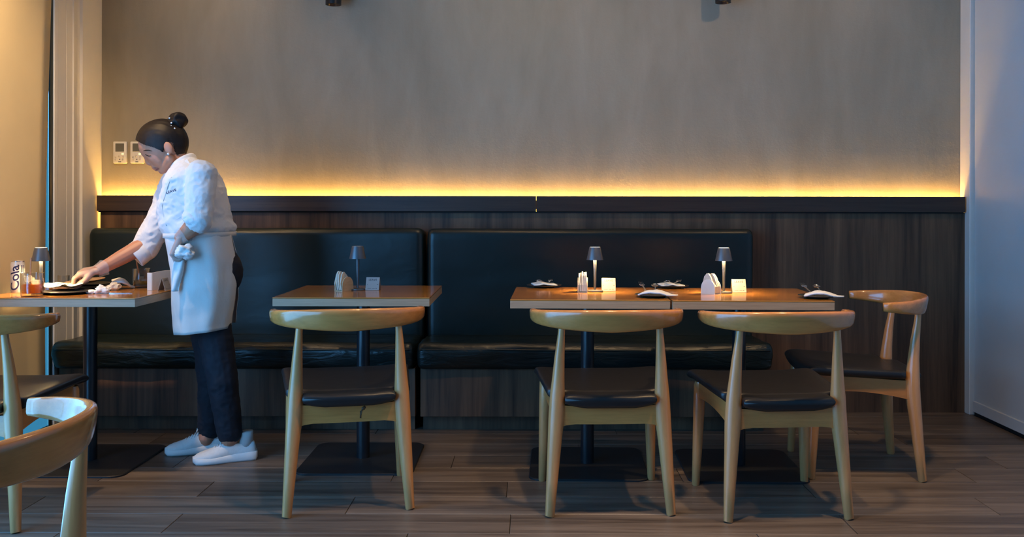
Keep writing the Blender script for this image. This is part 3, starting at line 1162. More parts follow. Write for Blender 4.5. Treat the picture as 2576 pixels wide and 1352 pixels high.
SETS = [  # plate px, py, napkin yaw, fork yaw, spoon yaw, who
    (1369, 723, 0.15, -0.9, 1.9, 'at the far left corner of the joined tables'),
    (1689, 724, 0.1, -1.0, 1.9, 'at the far middle of the joined tables'),
    (1646, 747, -0.35, 0.30, -0.30, 'at the near seam of the joined tables'),
    (2066, 749, -0.35, 0.30, -0.25, 'at the near right corner of the joined tables'),
]
for i, (px, py, ny, fy, sy, who) in enumerate(SETS):
    x, y = on_table(px, py)
    if i == 3: x -= 0.012
    plate('small dark plate ' + who, x, y)
    z = TZ + 0.010
    nap = folded_napkin((x + (0.016 if i > 1 else 0.0), y - (0.030 if i > 1 else -0.02), z), ny, 0.020 if i > 1 else 0.010, 0.10, 0.155 if i > 1 else 0.11, i > 1)
    tag(nap, 'white folded napkin on the dark plate ' + who, 'napkin', 'folded napkins on the plates')
    if i > 1:
        fk = fork(None, (x - 0.030, y - 0.045, z + 0.006), 0.16, math.radians(17), 0.125)
        sp = spoon(None, (x + 0.002, y - 0.045, z + 0.010), -0.08, math.radians(14), 0.118)
    else:
        fk = fork(None, (x + 0.022, y + 0.062, z + 0.008), math.radians(184), math.radians(9), 0.118)
        sp = spoon(None, (x - 0.018, y + 0.062, z + 0.010), math.radians(176), math.radians(8), 0.112)
    tag(fk, 'steel fork on the plate ' + who, 'fork', 'forks on the plates')
    tag(sp, 'steel spoon on the plate ' + who, 'spoon', 'spoons on the plates')

# ------------------------------------------------------------------ clutter on the left table
def tumbler(label, x, y, r, h, liquid, level, n_ice, straw_lean):
    e = empty('drinking_glass', (x, y, TZ))
    tag(e, label, 'glass', 'drinking glasses')
    prof = [(0, 0.0), (r * .9, 0.0), (r * .94, 0.004), (r, h * .35), (r, h - .001), (r - .001, h), (r - .002, h - .001), (r - .002, h * .35), (r * .92 - .002, 0.014), (0, 0.012)]
    obj('tumbler', add_lathe(bmesh.new(), prof, 36), M['glass'], e, auto=50)
    lp = [(0, 0.0125), (r * .92 - .003, 0.0145), (r - .003, h * .35), (r - .003, level), (0, level)]
    obj('drink', add_lathe(bmesh.new(), lp, 32), M[liquid], e, auto=50)
    for k_ in range(n_ice):
        bm = box_bm(-.013, .013, -.012, .012, -.012, .012, .004, 2)
        a = 2.2 * k_
        obj('ice_cube', bm, M['ice'], e, True, (r * .4 * math.cos(a), r * .4 * math.sin(a), level + .006 + .009 * k_), (a, a * .7, a * 1.3))
    if straw_lean is not None:
        bm = bmesh.new()
        b = Vector((-.2 * r, 0, .016))
        t = b + Vector((straw_lean[0], straw_lean[1], 0.145))
        add_tube(bm, [b, t], .0034, 12)
        obj('straw', bm, M['straw'], e, auto=50)
    return e


x, y = on_table(81, 748); tumbler('glass of amber drink with straw next to the can', x, y, .045, .098, 'drink', .05, 3, (.004, .0))
x, y = on_table(357, 725); tumbler('nearly empty glass with straw between waitress and tissue', x, y, .039, .088, 'drink_pale', .022, 2, (-.022, .0))
x, y = on_table(160, 722); tumbler('small empty glass behind the plates', x, y, .026, .05, 'drink_pale', .016, 0, None)

# can
x, y = on_table(45, 738)
e = empty('drink_can', (x, y, TZ))
tag(e, 'pale drink can with dark blue script lettering', 'can')
R = 0.0285
obj('body', add_lathe(bmesh.new(), [(0, .002), (.021, .002), (.024, 0), (R, .01), (R, .124), (.0255, .133), (.0255, .135), (.0245, .136), (.0240, .134), (0, .1335)], 36), M['can'], e, auto=50)
obj('lid', add_lathe(bmesh.new(), [(0, .1338), (.0238, .1345), (.0258, .137), (.0262, .1355), (.0255, .133), (0, .133)], 32), M['can_metal'], e, auto=50)
tm = text_mesh('Cola', 0.062, 0.0, 6)
b_ = bmesh.new()
b_.from_mesh(tm)
bmesh.ops.triangulate(b_, faces=b_.faces[:])
bmesh.ops.subdivide_edges(b_, edges=b_.edges[:], cuts=4, use_grid_fill=True)
b_.to_mesh(tm)
b_.free()
for v in tm.vertices:
    u, w_ = v.co.x, v.co.y          # reads upwards
    w_ += u * 0.0
    ang = -PI / 2 + 0.10 - w_ * 0.85 / R
    v.co = Vector(((R + .0004) * math.cos(ang), (R + .0004) * math.sin(ang), .064 + (u - w_ * 0.25) * 0.92))
link_obj('lettering', tm, M['blue_print'], e)
for a0 in (0.98, 1.22):
    bm = bmesh.new()
    rings = [[((R + .0003) * math.cos(-PI / 2 + a0 + da), (R + .0003) * math.sin(-PI / 2 + a0 + da), z) for da in (0, .06, .12)] for z in (.014, .12)]
    add_loft(bm, rings, False, False, False)
    obj('stripe', bm, M['blue_print'], e)


def sheet(name, label, cat, cx, cy, z, w, d, yaw, mat, amp, seed, curl=0.0, group=None):
    bm = bmesh.new()
    NX, NY = 18, 14
    g2 = []
    for s in (0, 0.0012):
        g = []
        for j in range(NY + 1):
            r_ = []
            for i in range(NX + 1):
                u, v = i / NX - .5, j / NY - .5
                zz = amp * (0.9 + noise.noise(Vector((u * 4 + seed, v * 4, seed))) + .4 * noise.noise(Vector((u * 10 + seed, v * 10, 1)))) + curl * (2 * abs(u)) ** 3
                r_.append(bm.verts.new((u * w, v * d, max(0.0, zz) + s)))
            g.append(r_)
        g2.append(g)
    a, b = g2
    for g in g2:
        for j in range(NY):
            for i in range(NX):
                bm.faces.new((g[j][i], g[j][i + 1], g[j + 1][i + 1], g[j + 1][i]))
    for j in range(NY):
        for i in (0, NX): bm.faces.new((a[j][i], a[j + 1][i], b[j + 1][i], b[j][i]))
    for i in range(NX):
        for j in (0, NY): bm.faces.new((a[j][i], a[j][i + 1], b[j][i + 1], b[j][i]))
    o = obj(name, bm, M[mat], None, True, (cx, cy, z), (0, 0, yaw))
    tag(o, label, cat, group)
    return o


def crumple(name, label, cat, c, r, seed, mat='paper', sub=4, amp=0.55, parent=None):
    bm = bmesh.new()
    bmesh.ops.create_icosphere(bm, subdivisions=sub, radius=1.0)
    for v in bm.verts:
        p = v.co.copy()
        n1 = noise.noise(p * 1.6 + Vector((seed, 0, 0))) * amp + abs(noise.noise(p * 3.5 + Vector((0, seed, 0)))) * amp * .7
        q = p * (1 + n1)
        v.co = Vector((q.x * r[0], q.y * r[1], q.z * r[2]))
    zmin = min(v.co.z for v in bm.verts)
    if parent is None:
        for v in bm.verts: v.co.z = max(v.co.z - zmin * 0.72, 0.0)
    o = obj(name, bm, M[mat], parent, True, c)
    if parent is None: tag(o, label, cat)
    return o


x, y = on_table(170, 741)
plate('dark plate under the crumpled printed paper', x, y, .105, 'plate_dark', TZ, 'used plates on the cluttered table')
x, y = on_table(150, 736)
sheet('food_wrapper', 'crumpled printed food paper on the near dark plate', 'paper', x, y + .01, TZ + .012, .21, .16, .25, 'printed', .016, 2.0, .012)
x, y = on_table(225, 730)
plate('dark plate behind the near one, under the tan plate', x, y + .03, .10, 'plate_dark', TZ, 'used plates on the cluttered table')
plate('tan plate with food scraps under the gloved hand', x - .035, y + .035, .086, 'plate_tan', TZ + .027, 'used plates on the cluttered table', (math.radians(3), math.radians(-5), 0))
plate('second dark plate of the stack under the tan plate', x - .01, y + .034, .092, 'plate_dark', TZ + .013, 'used plates on the cluttered table')
crumple('food_scrap', 'orange food leftover on the tan plate', 'food', (x - .055, y + .005, TZ + .038), (.022, .016, .010), 3.0, 'food', 3)
crumple('food_scrap', 'smaller orange food leftover near the rim of the tan plate', 'food', (x - .018, y + .0, TZ + .037), (.012, .010, .006), 5.0, 'food', 3)
x, y = on_table(252, 741)
crumple('used_tissue', 'crumpled white tissue at the near table edge', 'tissue', (x + .008, y, TZ), (.028, .022, .017), 1.3)
crumple('used_tissue', 'smaller flattened white tissue left of the crumpled one', 'tissue', (x - .030, y - .008, TZ), (.020, .016, .008), 8.3)
x, y = on_table(292, 733)
crumple('used_tissue', 'darker cream tissue behind the white one', 'tissue', (x - .01, y, TZ), (.024, .02, .016), 4.1, 'napkin')  # takes the darker cream napkin colour
x, y = on_table(308, 729)
nk = folded_napkin((x + .0, y + .01, TZ + .016), 2.7, .026, .10, .10)
nk.rotation_euler = (0.12, 0.25, 0.5)
tag(nk, 'peach tinted folded napkin beside the empty glass', 'napkin')
x, y = on_table(262, 741)
kb = bmesh.new()
add_loft(kb, [[(-.06, -.004, 0), (-.06, .004, 0), (-.06, .004, .002), (-.06, -.004, .002)], [(.0, -.008, 0), (.0, .008, 0), (.0, .008, .002), (.0, -.008, .002)], [(.075, -.001, 0), (.075, .001, 0), (.075, .001, .001), (.075, -.001, .001)]])
kn = obj('table_knife', kb, M['steel'], None, False, (x + .045, y + .002, TZ + .001), (0, 0, 0.05))
tag(kn, 'table knife pointing out from under the crumpled tissue', 'knife')

# white card holder by the waitress: an upright white board folded back at a corner
c1 = on_table(377, 733.5)
e = empty('menu_holder', (c1[0], c1[1], TZ), 0)
tag(e, 'white upright menu holder at the table corner by the apron', 'menu holder')
obj('front_panel', box_bm(-.0105, .0105, -.003, .003, 0, .080, .001, 1), M['white_plastic'], e)
bm = bmesh.new()
rings = []
for f in [i / 10 for i in range(11)]:
    xx, yy = .009 + .052 * f, .001 + .115 * f ** .9
    rings.append([(xx, yy, 0.0), (xx + .003, yy - .002, 0.0), (xx + .003, yy - .002, .080 + .006 * math.sin(f * 2.2)), (xx, yy, .080 + .006 * math.sin(f * 2.2))])
add_loft(bm, rings)
obj('rear_panel', bm, M['white_plastic'], e)

# ------------------------------------------------------------------ the waitress
PY = 4.17
per = empty('person', (U(545, 1140, PY).x, PY, 0))
tag(per, 'person in white shirt and half apron leaning over the cluttered table, holding a cloth', 'person')
POFF = Vector(per.location)


def W(px, py, Y=PY): return U(px, py, Y)


def kid(name, me_or_bm, mat, smooth=True, parent=None):
    me = me_or_bm if isinstance(me_or_bm, bpy.types.Mesh) else mesh_of(me_or_bm, name)
    me.transform(Matrix.Translation(-POFF))
    return link_obj(name, me, M[mat], parent or per, smooth)


def body_ring(pf, pb, half, n=28, yc=PY, e=0.85):
    f, b = W(pf[0], pf[1], yc), W(pb[0], pb[1], yc)
    c = (f + b) / 2
    a = (f - b) / 2
    out = []
    for k_ in range(n):
        q = 2 * PI * k_ / n
        cs, sn = math.cos(q), math.sin(q)
        out.append(c + a * math.copysign(abs(cs) ** e, cs) + Vector((0, -half * math.copysign(abs(sn) ** e, sn), 0)))
    return out


def add_hand(bm, wrist, d, nrm, s, curl, scale=1.0, grow=0.0, thumb=(0.62, 0.70, -0.35), spread=0.0):
    wrist = Vector(wrist)
    d = Vector(d).normalized()
    nrm = (Vector(nrm) - d * Vector(nrm).dot(d)).normalized()
    s = Vector(s)
    s = (s - d * s.dot(d) - nrm * s.dot(nrm)).normalized()
    L = [0.066, 0.074, 0.068, 0.053]
    for i in range(4):
        off = (0.030 - 0.0195 * i) * scale
        base = wrist + d * ((0.080 - 0.004 * abs(i - 1)) * scale) + s * off
        root = wrist + s * (off * 0.6) + d * 0.004
        add_capsule(bm, root, 0.0150 * scale + grow, base, 0.0125 * scale + grow, 10)
        ang, p, r = 0.0, base, 0.0094 * scale
        dirn = (d + s * (spread * (1.5 - i))).normalized()
        for frac, cu in zip((0.46, 0.30, 0.24), curl):
            ang += math.radians(cu + 3 * i)
            v = dirn * math.cos(ang) - nrm * math.sin(ang)
            q = p + v * (L[i] * frac * scale)
            add_capsule(bm, p, r + grow, q, r * 0.92 + grow, 10)
            p, r = q, r * 0.92
    tb = wrist + d * (0.022 * scale) + s * (0.026 * scale)
    tdir = (d * thumb[0] + s * thumb[1] + nrm * thumb[2]).normalized()
    p1 = tb + tdir * (0.040 * scale)
    t2 = (tdir + d * 0.55 - s * 0.35).normalized()
    p2 = p1 + t2 * (0.032 * scale)
    p3 = p2 + (t2 - nrm * 0.3).normalized() * (0.024 * scale)
    add_chain(bm, [wrist + d * 0.01, tb, p1, p2, p3], [0.014 * scale + grow, 0.015 * scale + grow, 0.0115 * scale + grow, 0.0105 * scale + grow, 0.0085 * scale + grow], 10)


# joints
nSh, nEl, nWr = W(505, 442, 4.03), W(500, 560, 3.965), W(455, 600, 3.975)          # near (left) arm
fSh, fEl, fWr = W(442, 462, 4.32), W(382, 608, 4.30), W(250, 681, 4.165)            # far (right) arm
RH = dict(wrist=fWr, d=Vector((-0.95, -0.10, -0.16)), nrm=(-0.15, -0.25, 1), s=(0, -1, 0), curl=(30, 38, 28), thumb=(0.75, 0.45, -0.65))
LH = dict(wrist=nWr, d=Vector((-0.42, 0.02, -0.9)), nrm=(-1, -0.25, 0.4), s=(0.15, 1, 0), curl=(38, 48, 30), thumb=(0.6, 0.45, -0.6))

# body: one continuous surface
bm = bmesh.new()
EX, EY, EZ = Vector((1, 0, 0)), Vector((0, 1, 0)), Vector((0, 0, 1))
fa = Vector((0.605, 0, -0.797))            # along the face towards the chin
fn = Vector((-0.797, 0, -0.605))           # out of the face
add_ellip(bm, W(410, 363), (0.108, 0.074, 0.101))
add_ellip(bm, W(398, 390), (0.088, 0.061, 0.050), (fa, EY, fn))
add_ellip(bm, W(376, 372), (0.052, 0.058, 0.040), (fa, EY, fn))
for s in (-1, 1):
    add_capsule(bm, W(428, 402, PY + s * 0.050), 0.022, W(411, 430, PY + s * 0.016), 0.016, 12)     # jaw
    add_ellip(bm, W(385, 399, PY + s * 0.036), (0.026, 0.020, 0.020), (fa, EY, fn))                # cheek
    add_ellip(bm, W(365, 381, PY + s * 0.026), (0.010, 0.024, 0.012), (fa, EY, fn))                # brow ridge
    add_ellip(bm, W(376, 414, PY + s * 0.011), (0.009, 0.008, 0.009), (fa, EY, fn))                # nostril wing
    add_ellip(bm, W(373, 391, PY + s * 0.030), (0.008, 0.015, 0.009), (fa, EY, fn))                # eyelid
    # ear
    add_ellip(bm, W(423, 374, PY + s * 0.074), (0.019, 0.008, 0.029), (Vector((0.94, 0, 0.34)), EY, Vector((-0.34, 0, 0.94))))
add_ellip(bm, W(407, 432), (0.014, 0.021, 0.014))                                                  # chin
add_capsule(bm, W(364, 395), 0.0075, W(373, 411), 0.0105, 12)                                      # nose
add_ellip(bm, W(372.5, 413), (0.010, 0.010, 0.0085), (fa, EY, fn))
add_ellip(bm, W(393, 421), (0.020, 0.030, 0.018), (fa, EY, fn))                                    # mouth region
add_ellip(bm, W(387, 424), (0.005, 0.018, 0.006), (fa, EY, fn))
add_ellip(bm, W(393.5, 430), (0.005, 0.016, 0.006), (fa, EY, fn))
add_chain(bm, [W(434, 388), W(449, 412), W(468, 440)], [0.047, 0.048, 0.066])                      # neck
add_loft(bm, [body_ring(pf, pb, h) for pf, pb, h in (((440, 432), (492, 402), .08), ((434, 462), (535, 440), .150), ((424, 500), (552, 490), .145), ((416, 545), (566, 545), .135), ((432, 590), (572, 590), .13), ((445, 640), (575, 640), .125), ((455, 700), (575, 700), .12))])
add_chain(bm, [nSh, nEl, nEl.lerp(nWr, 0.45), nWr], [0.050, 0.042, 0.038, 0.027])
add_chain(bm, [fSh, fEl, fEl.lerp(fWr, 0.30), fEl.lerp(fWr, 0.6), fWr], [0.046, 0.037, 0.038, 0.034, 0.025])
add_hand(bm, **RH)
add_hand(bm, **LH)
for (a, b, c, d) in ((W(528, 730, 4.115), W(558, 950, 4.106), W(580, 1078, 4.135), W(578, 1105, 4.13)), (W(522, 730, 4.24), W(534, 950, 4.265), W(529, 1078, 4.29), W(520, 1105, 4.28))):
    add_chain(bm, [a, b, c, d], [0.070, 0.050, 0.037, 0.038])
body = kid('body', remeshed(bm, 0.0034, 3, 0.5), 'skin')

# hair: cap over the skull, kept behind the hairline
bm = bmesh.new()
hc = W(409, 361)
verts = add_ellip(bm, hc, (0.1175, 0.0805, 0.1075), None, 220, 150)
line = [(343, 356), (362, 366), (385, 372), (403, 380), (409, 386), (414, 372), (424, 356), (436, 362), (440, 382), (448, 396), (480, 402)]


def below_line(p):
    ye = PY - abs(p.y - PY)
    px = CX + p.x * F / ye
    py = CY - (p.z - CH) * F / ye
    if px < line[0][0]: return py > line[0][1] - 2
    for (x0, y0), (x1, y1) in zip(line[:-1], line[1:]):
        if x0 <= px <= x1:
            return py > y0 + (y1 - y0) * (px - x0) / (x1 - x0)
    return py > 402


for v in verts:
    f = noise.noise(Vector((v.co.x * 20, v.co.y * 160, v.co.z * 20)))
    v.co += (v.co - hc).normalized() * (0.0012 * f)
    px = CX + v.co.x * F / PY
    if px > 430:   # back of the head is flatter towards the nape
        v.co.x -= 0.004 * min(1, (px - 430) / 40)
dead = [f for f in bm.faces if below_line(f.calc_center_median())]
bmesh.ops.delete(bm, geom=dead, context='FACES')
me = mesh_of(bm, 'hair')
ho = kid('hair', me, 'hair')
sm = ho.modifiers.new('thickness', 'SOLIDIFY')
sm.thickness, sm.offset = 0.008, -1
bm = bmesh.new()
add_ellip(bm, W(447, 306), (0.040, 0.038, 0.041), None, 40, 28)
add_ellip(bm, W(434, 322), (0.026, 0.028, 0.022), None, 30, 20)
for v in bm.verts:
    p = v.co - W(447, 306)
    a = math.atan2(p.z, p.x)
    v.co += p.normalized() * (0.0035 * math.sin(a * 3 + p.y * 90) + 0.003 * noise.noise(v.co * 45))
kid('hair_bun', bm, 'hair', True, ho)
for px, py, dy in ((426, 299, -0.024), (431, 311, -0.034), (423.5, 316, -0.026), (430, 319, -0.036), (439, 325, -0.037), (434, 330, -0.042)):
    bm = bmesh.new()
    add_ellip(bm, W(px, py, PY + dy - 0.006), (0.0042, 0.0042, 0.0042), None, 12, 8)
    kid('pearl', bm, 'pearl', True, ho)
bm = bmesh.new()
add_tube(bm, [W(423 + 13 * math.cos(a) * .5 + 6, 315 + 13 * math.sin(a), PY + 0.030 * math.cos(a)) for a in [2 * PI * i / 20 for i in range(21)]], 0.004, 8)
kid('hair_tie', bm, 'hair', True, ho)
bm = bmesh.new()
add_ellip(bm, W(423, 389, PY - 0.081), (0.0052, 0.0052, 0.0052), None, 14, 10)
kid('earring', bm, 'pearl')

# features, laid onto the face
tree = BVHTree.FromPolygons([v.co + POFF for v in body.data.vertices], [p.vertices for p in body.data.polygons])


def onto(px, py, off=0.0012):
    o = Vector((0, 0, CH))
    dirn = (W(px, py) - o).normalized()
    h = tree.ray_cast(o, dirn)
    if h[0] is None: return W(px, py)
    return h[0] + h[1] * off


def strip(name, pts, r, mat):
    bm = bmesh.new()
    add_tube(bm, [onto(*p) for p in pts], r, 8)
    return kid(name, bm, mat)


strip('eyelashes', [(366, 390), (370, 393), (375, 394.5), (380, 393.5)], [0.0012, 0.0018, 0.0018, 0.0009], 'hair')
strip('eyebrow', [(361, 381), (367, 380), (375, 380), (383, 382)], [0.001, 0.0022, 0.0020, 0.0008], 'hair')
strip('upper_lip', [(386, 424), (390, 424.5), (394, 424.5), (398, 424)], [0.0014, 0.0020, 0.0018, 0.0008], 'lips')
strip('lower_lip', [(391, 429), (394, 428.5), (397, 427), (399, 425.5)], [0.0015, 0.0023, 0.0018, 0.0008], 'lips')


def wrinkle(amp, seed, fx=14, fz=26):
    def f(p, n):
        q = Vector((p.x * fx * 0.7 + p.z * 8 + seed, p.y * 7, p.z * fz * 0.75 - p.x * 9))
        ridge = 1.0 - 2.2 * abs(noise.noise(q))
        q2 = Vector((p.x * 30 + p.z * 22, p.y * 16, p.z * 34 - p.x * 20 + seed))
        return amp * 0.75 * ridge + amp * 0.45 * (1.0 - 2.2 * abs(noise.noise(q2))) - amp * 0.3
    return f


# shirt
bm = bmesh.new()
add_loft(bm, [body_ring(pf, pb, h) for pf, pb, h in (((437, 424), (486, 397), .072), ((429, 446), (518, 412), .135), ((423, 462), (543, 440), .172), ((414, 492), (560, 478), .168),
                                                     ((405, 524), (570, 520), .160), ((405, 550), (577, 552), .158), ((412, 574), (588, 573), .165), ((424, 598), (585, 584), .160))])
add_chain(bm, [nSh + Vector((0, 0.01, 0)), nSh.lerp(nEl, 0.5), nSh.lerp(nEl, 0.97)], [0.066, 0.060, 0.056])
add_ellip(bm, nSh.lerp(nEl, 0.98) + Vector((-0.008, 0, 0.004)), (0.062, 0.058, 0.030), (Vector((0.9, 0, -0.43)), EY, Vector((0.43, 0, 0.9))))
add_chain(bm, [fSh, fSh.lerp(fEl, 0.6), W(366, 625, 4.30)], [0.068, 0.062, 0.058])
shirt_me = displaced(remeshed(bm, 0.005, 4, 0.5), wrinkle(0.0055, 3.0, 9, 15))
shirt = kid('shirt', shirt_me, 'shirt')
# rolled cuff of the reaching arm
a0, a1 = W(370, 622, 4.30), W(337, 648, 4.270)
bm = bmesh.new()
dv = (a1 - a0)
A, B = frame_for(dv)
rings = []
for t, r in ((0.0, .051), (0.05, .056), (0.5, .058), (0.95, .059), (1.0, .056), (0.97, .051), (0.5, .049), (0.05, .047)):
    rings.append([a0 + dv * t + A * (r * math.cos(q)) + B * (r * math.sin(q)) for q in [2 * PI * i / 32 for i in range(32)]])
add_loft(bm, rings, False, False)
kid('rolled_cuff', bm, 'shirt', True, shirt)
# rolled cuff of the near arm
a0, a1 = nSh.lerp(nEl, 0.86), nSh.lerp(nEl, 0.86) + Vector((-0.024, 0, -0.040))
dv = (a1 - a0)
A, B = frame_for(dv)
bm = bmesh.new()
rings = []
for t, r in ((0.0, .050), (0.1, .060), (0.5, .063), (0.9, .061), (1.0, .056), (0.95, .050), (0.4, .048)):
    rings.append([a0 + dv * t + A * ((r + .003 * math.sin(5 * q)) * math.cos(q)) + B * ((r + .003 * math.sin(5 * q)) * .92 * math.sin(q)) for q in [2 * PI * i / 36 for i in range(36)]])
add_loft(bm, rings, False, False)
kid('rolled_cuff', bm, 'shirt', True, shirt)
# collar: stand and two points
bm = bmesh.new()
rings = []
for (pf, pb, h) in (((428, 437), (494, 404), .078), ((433, 424), (489, 390), .071), ((436, 420), (484, 387), .066)):
    rings.append(body_ring(pf, pb, h, 36, PY, 1.0))
rings.append(body_ring((438, 424), (482, 392), .060, 36, PY, 1.0))
rings.append(body_ring((436, 434), (484, 402), .062, 36, PY, 1.0))
add_loft(bm, rings, False, False)
kid('collar', bm, 'shirt', True, shirt)
bm = bmesh.new()
c_pts = [W(470, 402, 4.092), W(440, 420, 4.085), W(425, 446, 4.110), W(430, 452, 4.085), W(448, 434, 4.058), W(478, 414, 4.068)]
rg = [c_pts, [p + Vector((0.002, -0.004, 0)) for p in c_pts]]
add_loft(bm, rg)
kid('collar_point', bm, 'shirt', False, shirt)
# shirt lettering laid onto the chest
stree = BVHTree.FromPolygons([v.co + POFF for v in shirt.data.vertices], [p.vertices for p in shirt.data.polygons])
tm = text_mesh('LEAVE', 9.0, 0.0, 1, 1.1)
for v in tm.vertices:
    u, w_ = v.co.x, v.co.y
    ca, sa = math.cos(math.radians(17)), math.sin(math.radians(17))
    px, py = 431 + u * ca - w_ * sa, 483.5 - (u * sa + w_ * ca)
    o_ = Vector((0, 0, CH))
    h = stree.ray_cast(o_, (W(px, py) - o_).normalized())
    v.co = (h[0] + h[1] * 0.0012) if h[0] else W(px, py, PY - .15)
kid('lettering', tm, 'blue_print', False, shirt)
# button placket along the chest front
bm = bmesh.new()
pl = []
for px, py in ((428, 447), (419, 470), (411, 497), (405, 520), (408, 545), (416, 570)):
    o_ = Vector((0, 0, CH))
    h = stree.ray_cast(o_, (W(px + 3.5, py) - o_).normalized())
    pl.append((h[0] + h[1] * 0.001) if h[0] else W(px, py))
add_tube(bm, pl, 0.0022, 6)
kid('placket', bm, 'shirt', True, shirt)

# trousers
bm = bmesh.new()
add_loft(bm, [body_ring(pf, pb, h) for pf, pb, h in (((432, 588), (572, 588), .130), ((440, 640), (580, 640), .135), ((452, 700), (582, 700), .130), ((470, 760), (575, 760), .120))])
add_ellip(bm, W(578, 684), (0.052, 0.090, 0.095))
add_chain(bm, [W(528, 730, 4.13), W(541, 840, 4.118), W(560, 960, 4.105), W(579, 1090, 4.135)], [0.076, 0.074, 0.066, 0.054])
add_chain(bm, [W(522, 730, 4.225), W(522, 840, 4.24), W(534, 960, 4.262), W(529, 1080, 4.29)], [0.076, 0.072, 0.063, 0.053])
tm_ = displaced(remeshed(bm, 0.006, 5, 0.5), wrinkle(0.004, 6.0, 10, 14))
kid('trousers', tm_, 'trouser')

# apron: wraps the front and sides, open at the back
bm = bmesh.new()
rws = [((423, 588), (584, 584), .172), ((427, 606), (588, 602), .176), ((434, 640), (596, 636), .182), ((440, 680), (600, 676), .186), ((444, 720), (601, 714), .188),
       ((448, 760), (599, 752), .188), ((451, 800), (594, 788), .188), ((453, 836), (590, 822), .188)]
n = 72
rr = []
for ri, (pf, pb, h) in enumerate(rws):
    f_, b_ = W(pf[0], pf[1]), W(pb[0], pb[1])
    c_, a_ = (f_ + b_) / 2, (f_ - b_) / 2
    ring = []
    for k_ in range(n + 1):
        q = -math.radians(128) + math.radians(303) * k_ / n
        cs, sn = math.cos(q), math.sin(q)
        fold = 0.004 * math.sin(q * 9 + ri * 0.25) * (0.3 + ri / 8) + 0.006 * noise.noise(Vector((q * 2.2, ri * 0.55, 3.0)))
        p = c_ + a_ * (math.copysign(abs(cs) ** 0.85, cs) * (1 + fold * 4 / a_.length * 0.25)) + Vector((0, -(h + fold) * math.copysign(abs(sn) ** 0.85, sn), 0))
        ring.append(p)
    rr.append(ring)
dense = []
for i in range(len(rr) - 1):
    for t in range(5):
        f = t / 5
        dense.append([a.lerp(b, f) + Vector((0, 0, 0)) for a, b in zip(rr[i], rr[i + 1])])
dense.append(rr[-1])
rr2 = []
for ring in dense:
    rr2.append([p + Vector((0, -0.0045 * noise.noise(Vector((p.x * 16 + p.z * 22, 1.5, p.z * 9 - p.x * 14))), 0)) for p in ring])
add_loft(bm, rr2, False, False, False)
ap = kid('apron', bm, 'apron')
sm = ap.modifiers.new('thickness', 'SOLIDIFY')
sm.thickness, sm.offset = 0.003, -1
bm = bmesh.new()
rings = []
for dz, g in ((0.004, .001), (0.003, .003), (-0.016, .003), (-0.017, .001)):
    rings.append([p + (p - W(505, 586)).normalized() * g + Vector((0, 0, dz)) for p in body_ring((423, 590), (585, 586), .174, 64)])
add_loft(bm, rings, False, False)
kid('waistband', bm, 'apron', True, ap)


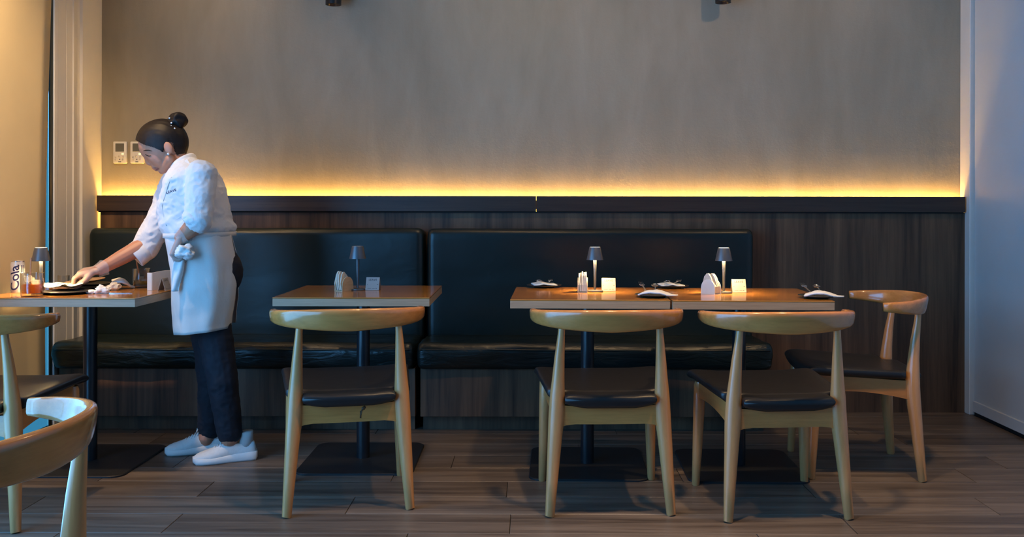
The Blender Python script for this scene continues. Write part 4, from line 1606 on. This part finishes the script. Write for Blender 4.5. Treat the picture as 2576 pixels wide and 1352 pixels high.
# shoes
def shoe(toe, heel, lab_parent):
    toe, heel = Vector(toe), Vector(heel)
    L = (toe - heel).length
    d = (toe - heel).normalized()
    s = Vector((-d.y, d.x, 0))

    def P(t, u, z): return heel + d * (t * L) + s * u + Vector((0, 0, z))
    # t, half width, sole top, upper top, upper top width factor
    st = [(0.0, .022, .034, .058, .6), (0.03, .030, .034, .082, .62), (.10, .034, .034, .086, .62), (.22, .034, .032, .076, .66), (.34, .034, .030, .080, .62), (.45, .037, .027, .092, .42),
          (.55, .042, .025, .082, .40), (.66, .046, .022, .068, .42), (.78, .046, .021, .056, .5), (.88, .041, .022, .048, .52), (.95, .030, .023, .041, .5), (1.0, .012, .024, .032, .5)]
    bm = bmesh.new()
    rings = []
    for t, w, zs, zt, k_ in st:
        rings.append([P(t, -w, zs), P(t, -w * .98, zs + (zt - zs) * .45), P(t, -w * k_, zs + (zt - zs) * .93), P(t, 0, zt), P(t, w * k_, zs + (zt - zs) * .93), P(t, w * .98, zs + (zt - zs) * .45), P(t, w, zs), P(t, 0, zs - .004)])
    add_loft(bm, rings)
    bmesh.ops.subdivide_edges(bm, edges=bm.edges[:], cuts=1, use_grid_fill=True, smooth=0.6)
    up = kid('shoe', bm, 'shoe')
    bm = bmesh.new()
    rings = []
    for t, w, zs, zt, k_ in st:
        t2 = -0.02 + t * 1.035
        ww = w + .004
        z0 = .0005 + (.012 if t == 0.0 else .010 if t == 1.0 else 0)
        rings.append([P(t2, -ww * .93, z0), P(t2, -ww * 1.03, z0 + .008), P(t2, -ww, zs + .004), P(t2, -ww * .9, zs + .006), P(t2, ww * .9, zs + .006), P(t2, ww, zs + .004), P(t2, ww * 1.03, z0 + .008), P(t2, ww * .93, z0)])
    add_loft(bm, rings)
    kid('sole', bm, 'sole', True, up)
    for i, t in enumerate((.47, .52, .57, .62, .67)):
        bm = bmesh.new()
        zt = .094 - (t - .47) * .135
        add_tube(bm, [P(t + .012, -.022, zt - .012), P(t, -.010, zt - .001), P(t - .004, 0, zt + .002), P(t, .010, zt - .001), P(t + .012, .022, zt - .012)], .0026, 6)
        kid('lace', bm, 'sole', True, up)
    bm = bmesh.new()
    for sg in (-1, 1):
        c0 = P(.455, 0, .098)
        add_tube(bm, [c0, c0 + s * (sg * .014) + Vector((0, 0, .012)) + d * .004, c0 + s * (sg * .026) + Vector((0, 0, .004)) + d * .01, c0 + s * (sg * .012) + d * .012 - Vector((0, 0, .003)), c0 + d * .004], .0024, 6)
    kid('lace_bow', bm, 'sole', True, up)
    bm = bmesh.new()
    add_tube(bm, [P(.16, 0, .06), P(.16, 0, .09), P(.17, 0, .125)], [.030, .031, .033], 20)
    kid('sock', bm, 'sock', True, up)


shoe((-1.480, 4.082, 0), (-1.236, 4.178, 0), per)
shoe((-1.662, 4.235, 0), (-1.412, 4.318, 0), per)

# gloves: thin shells over both hands with loose cuffs
for H, el in ((RH, fEl), (LH, nEl)):
    bm = bmesh.new()
    add_hand(bm, grow=0.0022, **H)
    gl = kid('glove', remeshed(bm, 0.0032, 3, 0.5), 'glove')
    back = (el - H['wrist']).normalized()
    A, B = frame_for(back)
    bm = bmesh.new()
    rings = []
    for t, r in ((-.012, .028), (.008, .031), (.022, .034), (.030, .037)):
        rings.append([H['wrist'] + back * (t + .006 * math.sin(q * 2 + 1)) + A * ((r + .003 * math.sin(4 * q)) * math.cos(q)) + B * ((r + .003 * math.sin(3 * q)) * math.sin(q)) for q in [2 * PI * i / 32 for i in range(32)]])
    add_loft(bm, rings, False, False)
    kid('glove_cuff', bm, 'glove', True, gl)

# the cloth in the near hand
cl = empty('cleaning_cloth', W(466, 636, 3.955))
tag(cl, 'white cleaning cloth bunched in the waitress hand', 'cloth')
crumple('bunched_part', None, None, (0, 0, 0), (0.036, 0.030, 0.029), 6.6, 'paper', 4, 0.5, cl)
bm = bmesh.new()
rings = []
for i in range(14):
    f = i / 13
    c = W(452 - 12 * f, 655 + 80 * f, 3.968) - Vector(cl.location)
    w = 0.020 + 0.003 * math.sin(f * 5)
    ring = []
    for j in range(16):
        q = 2 * PI * j / 16
        ring.append(c + Vector((w * math.cos(q), 0.010 * math.sin(q) + 0.005 * math.sin(3 * q + f * 4), 0)))
    rings.append(ring)
add_loft(bm, rings)
obj('hanging_end', bm, M['paper'], cl, True)

bpy.context.view_layer.update()
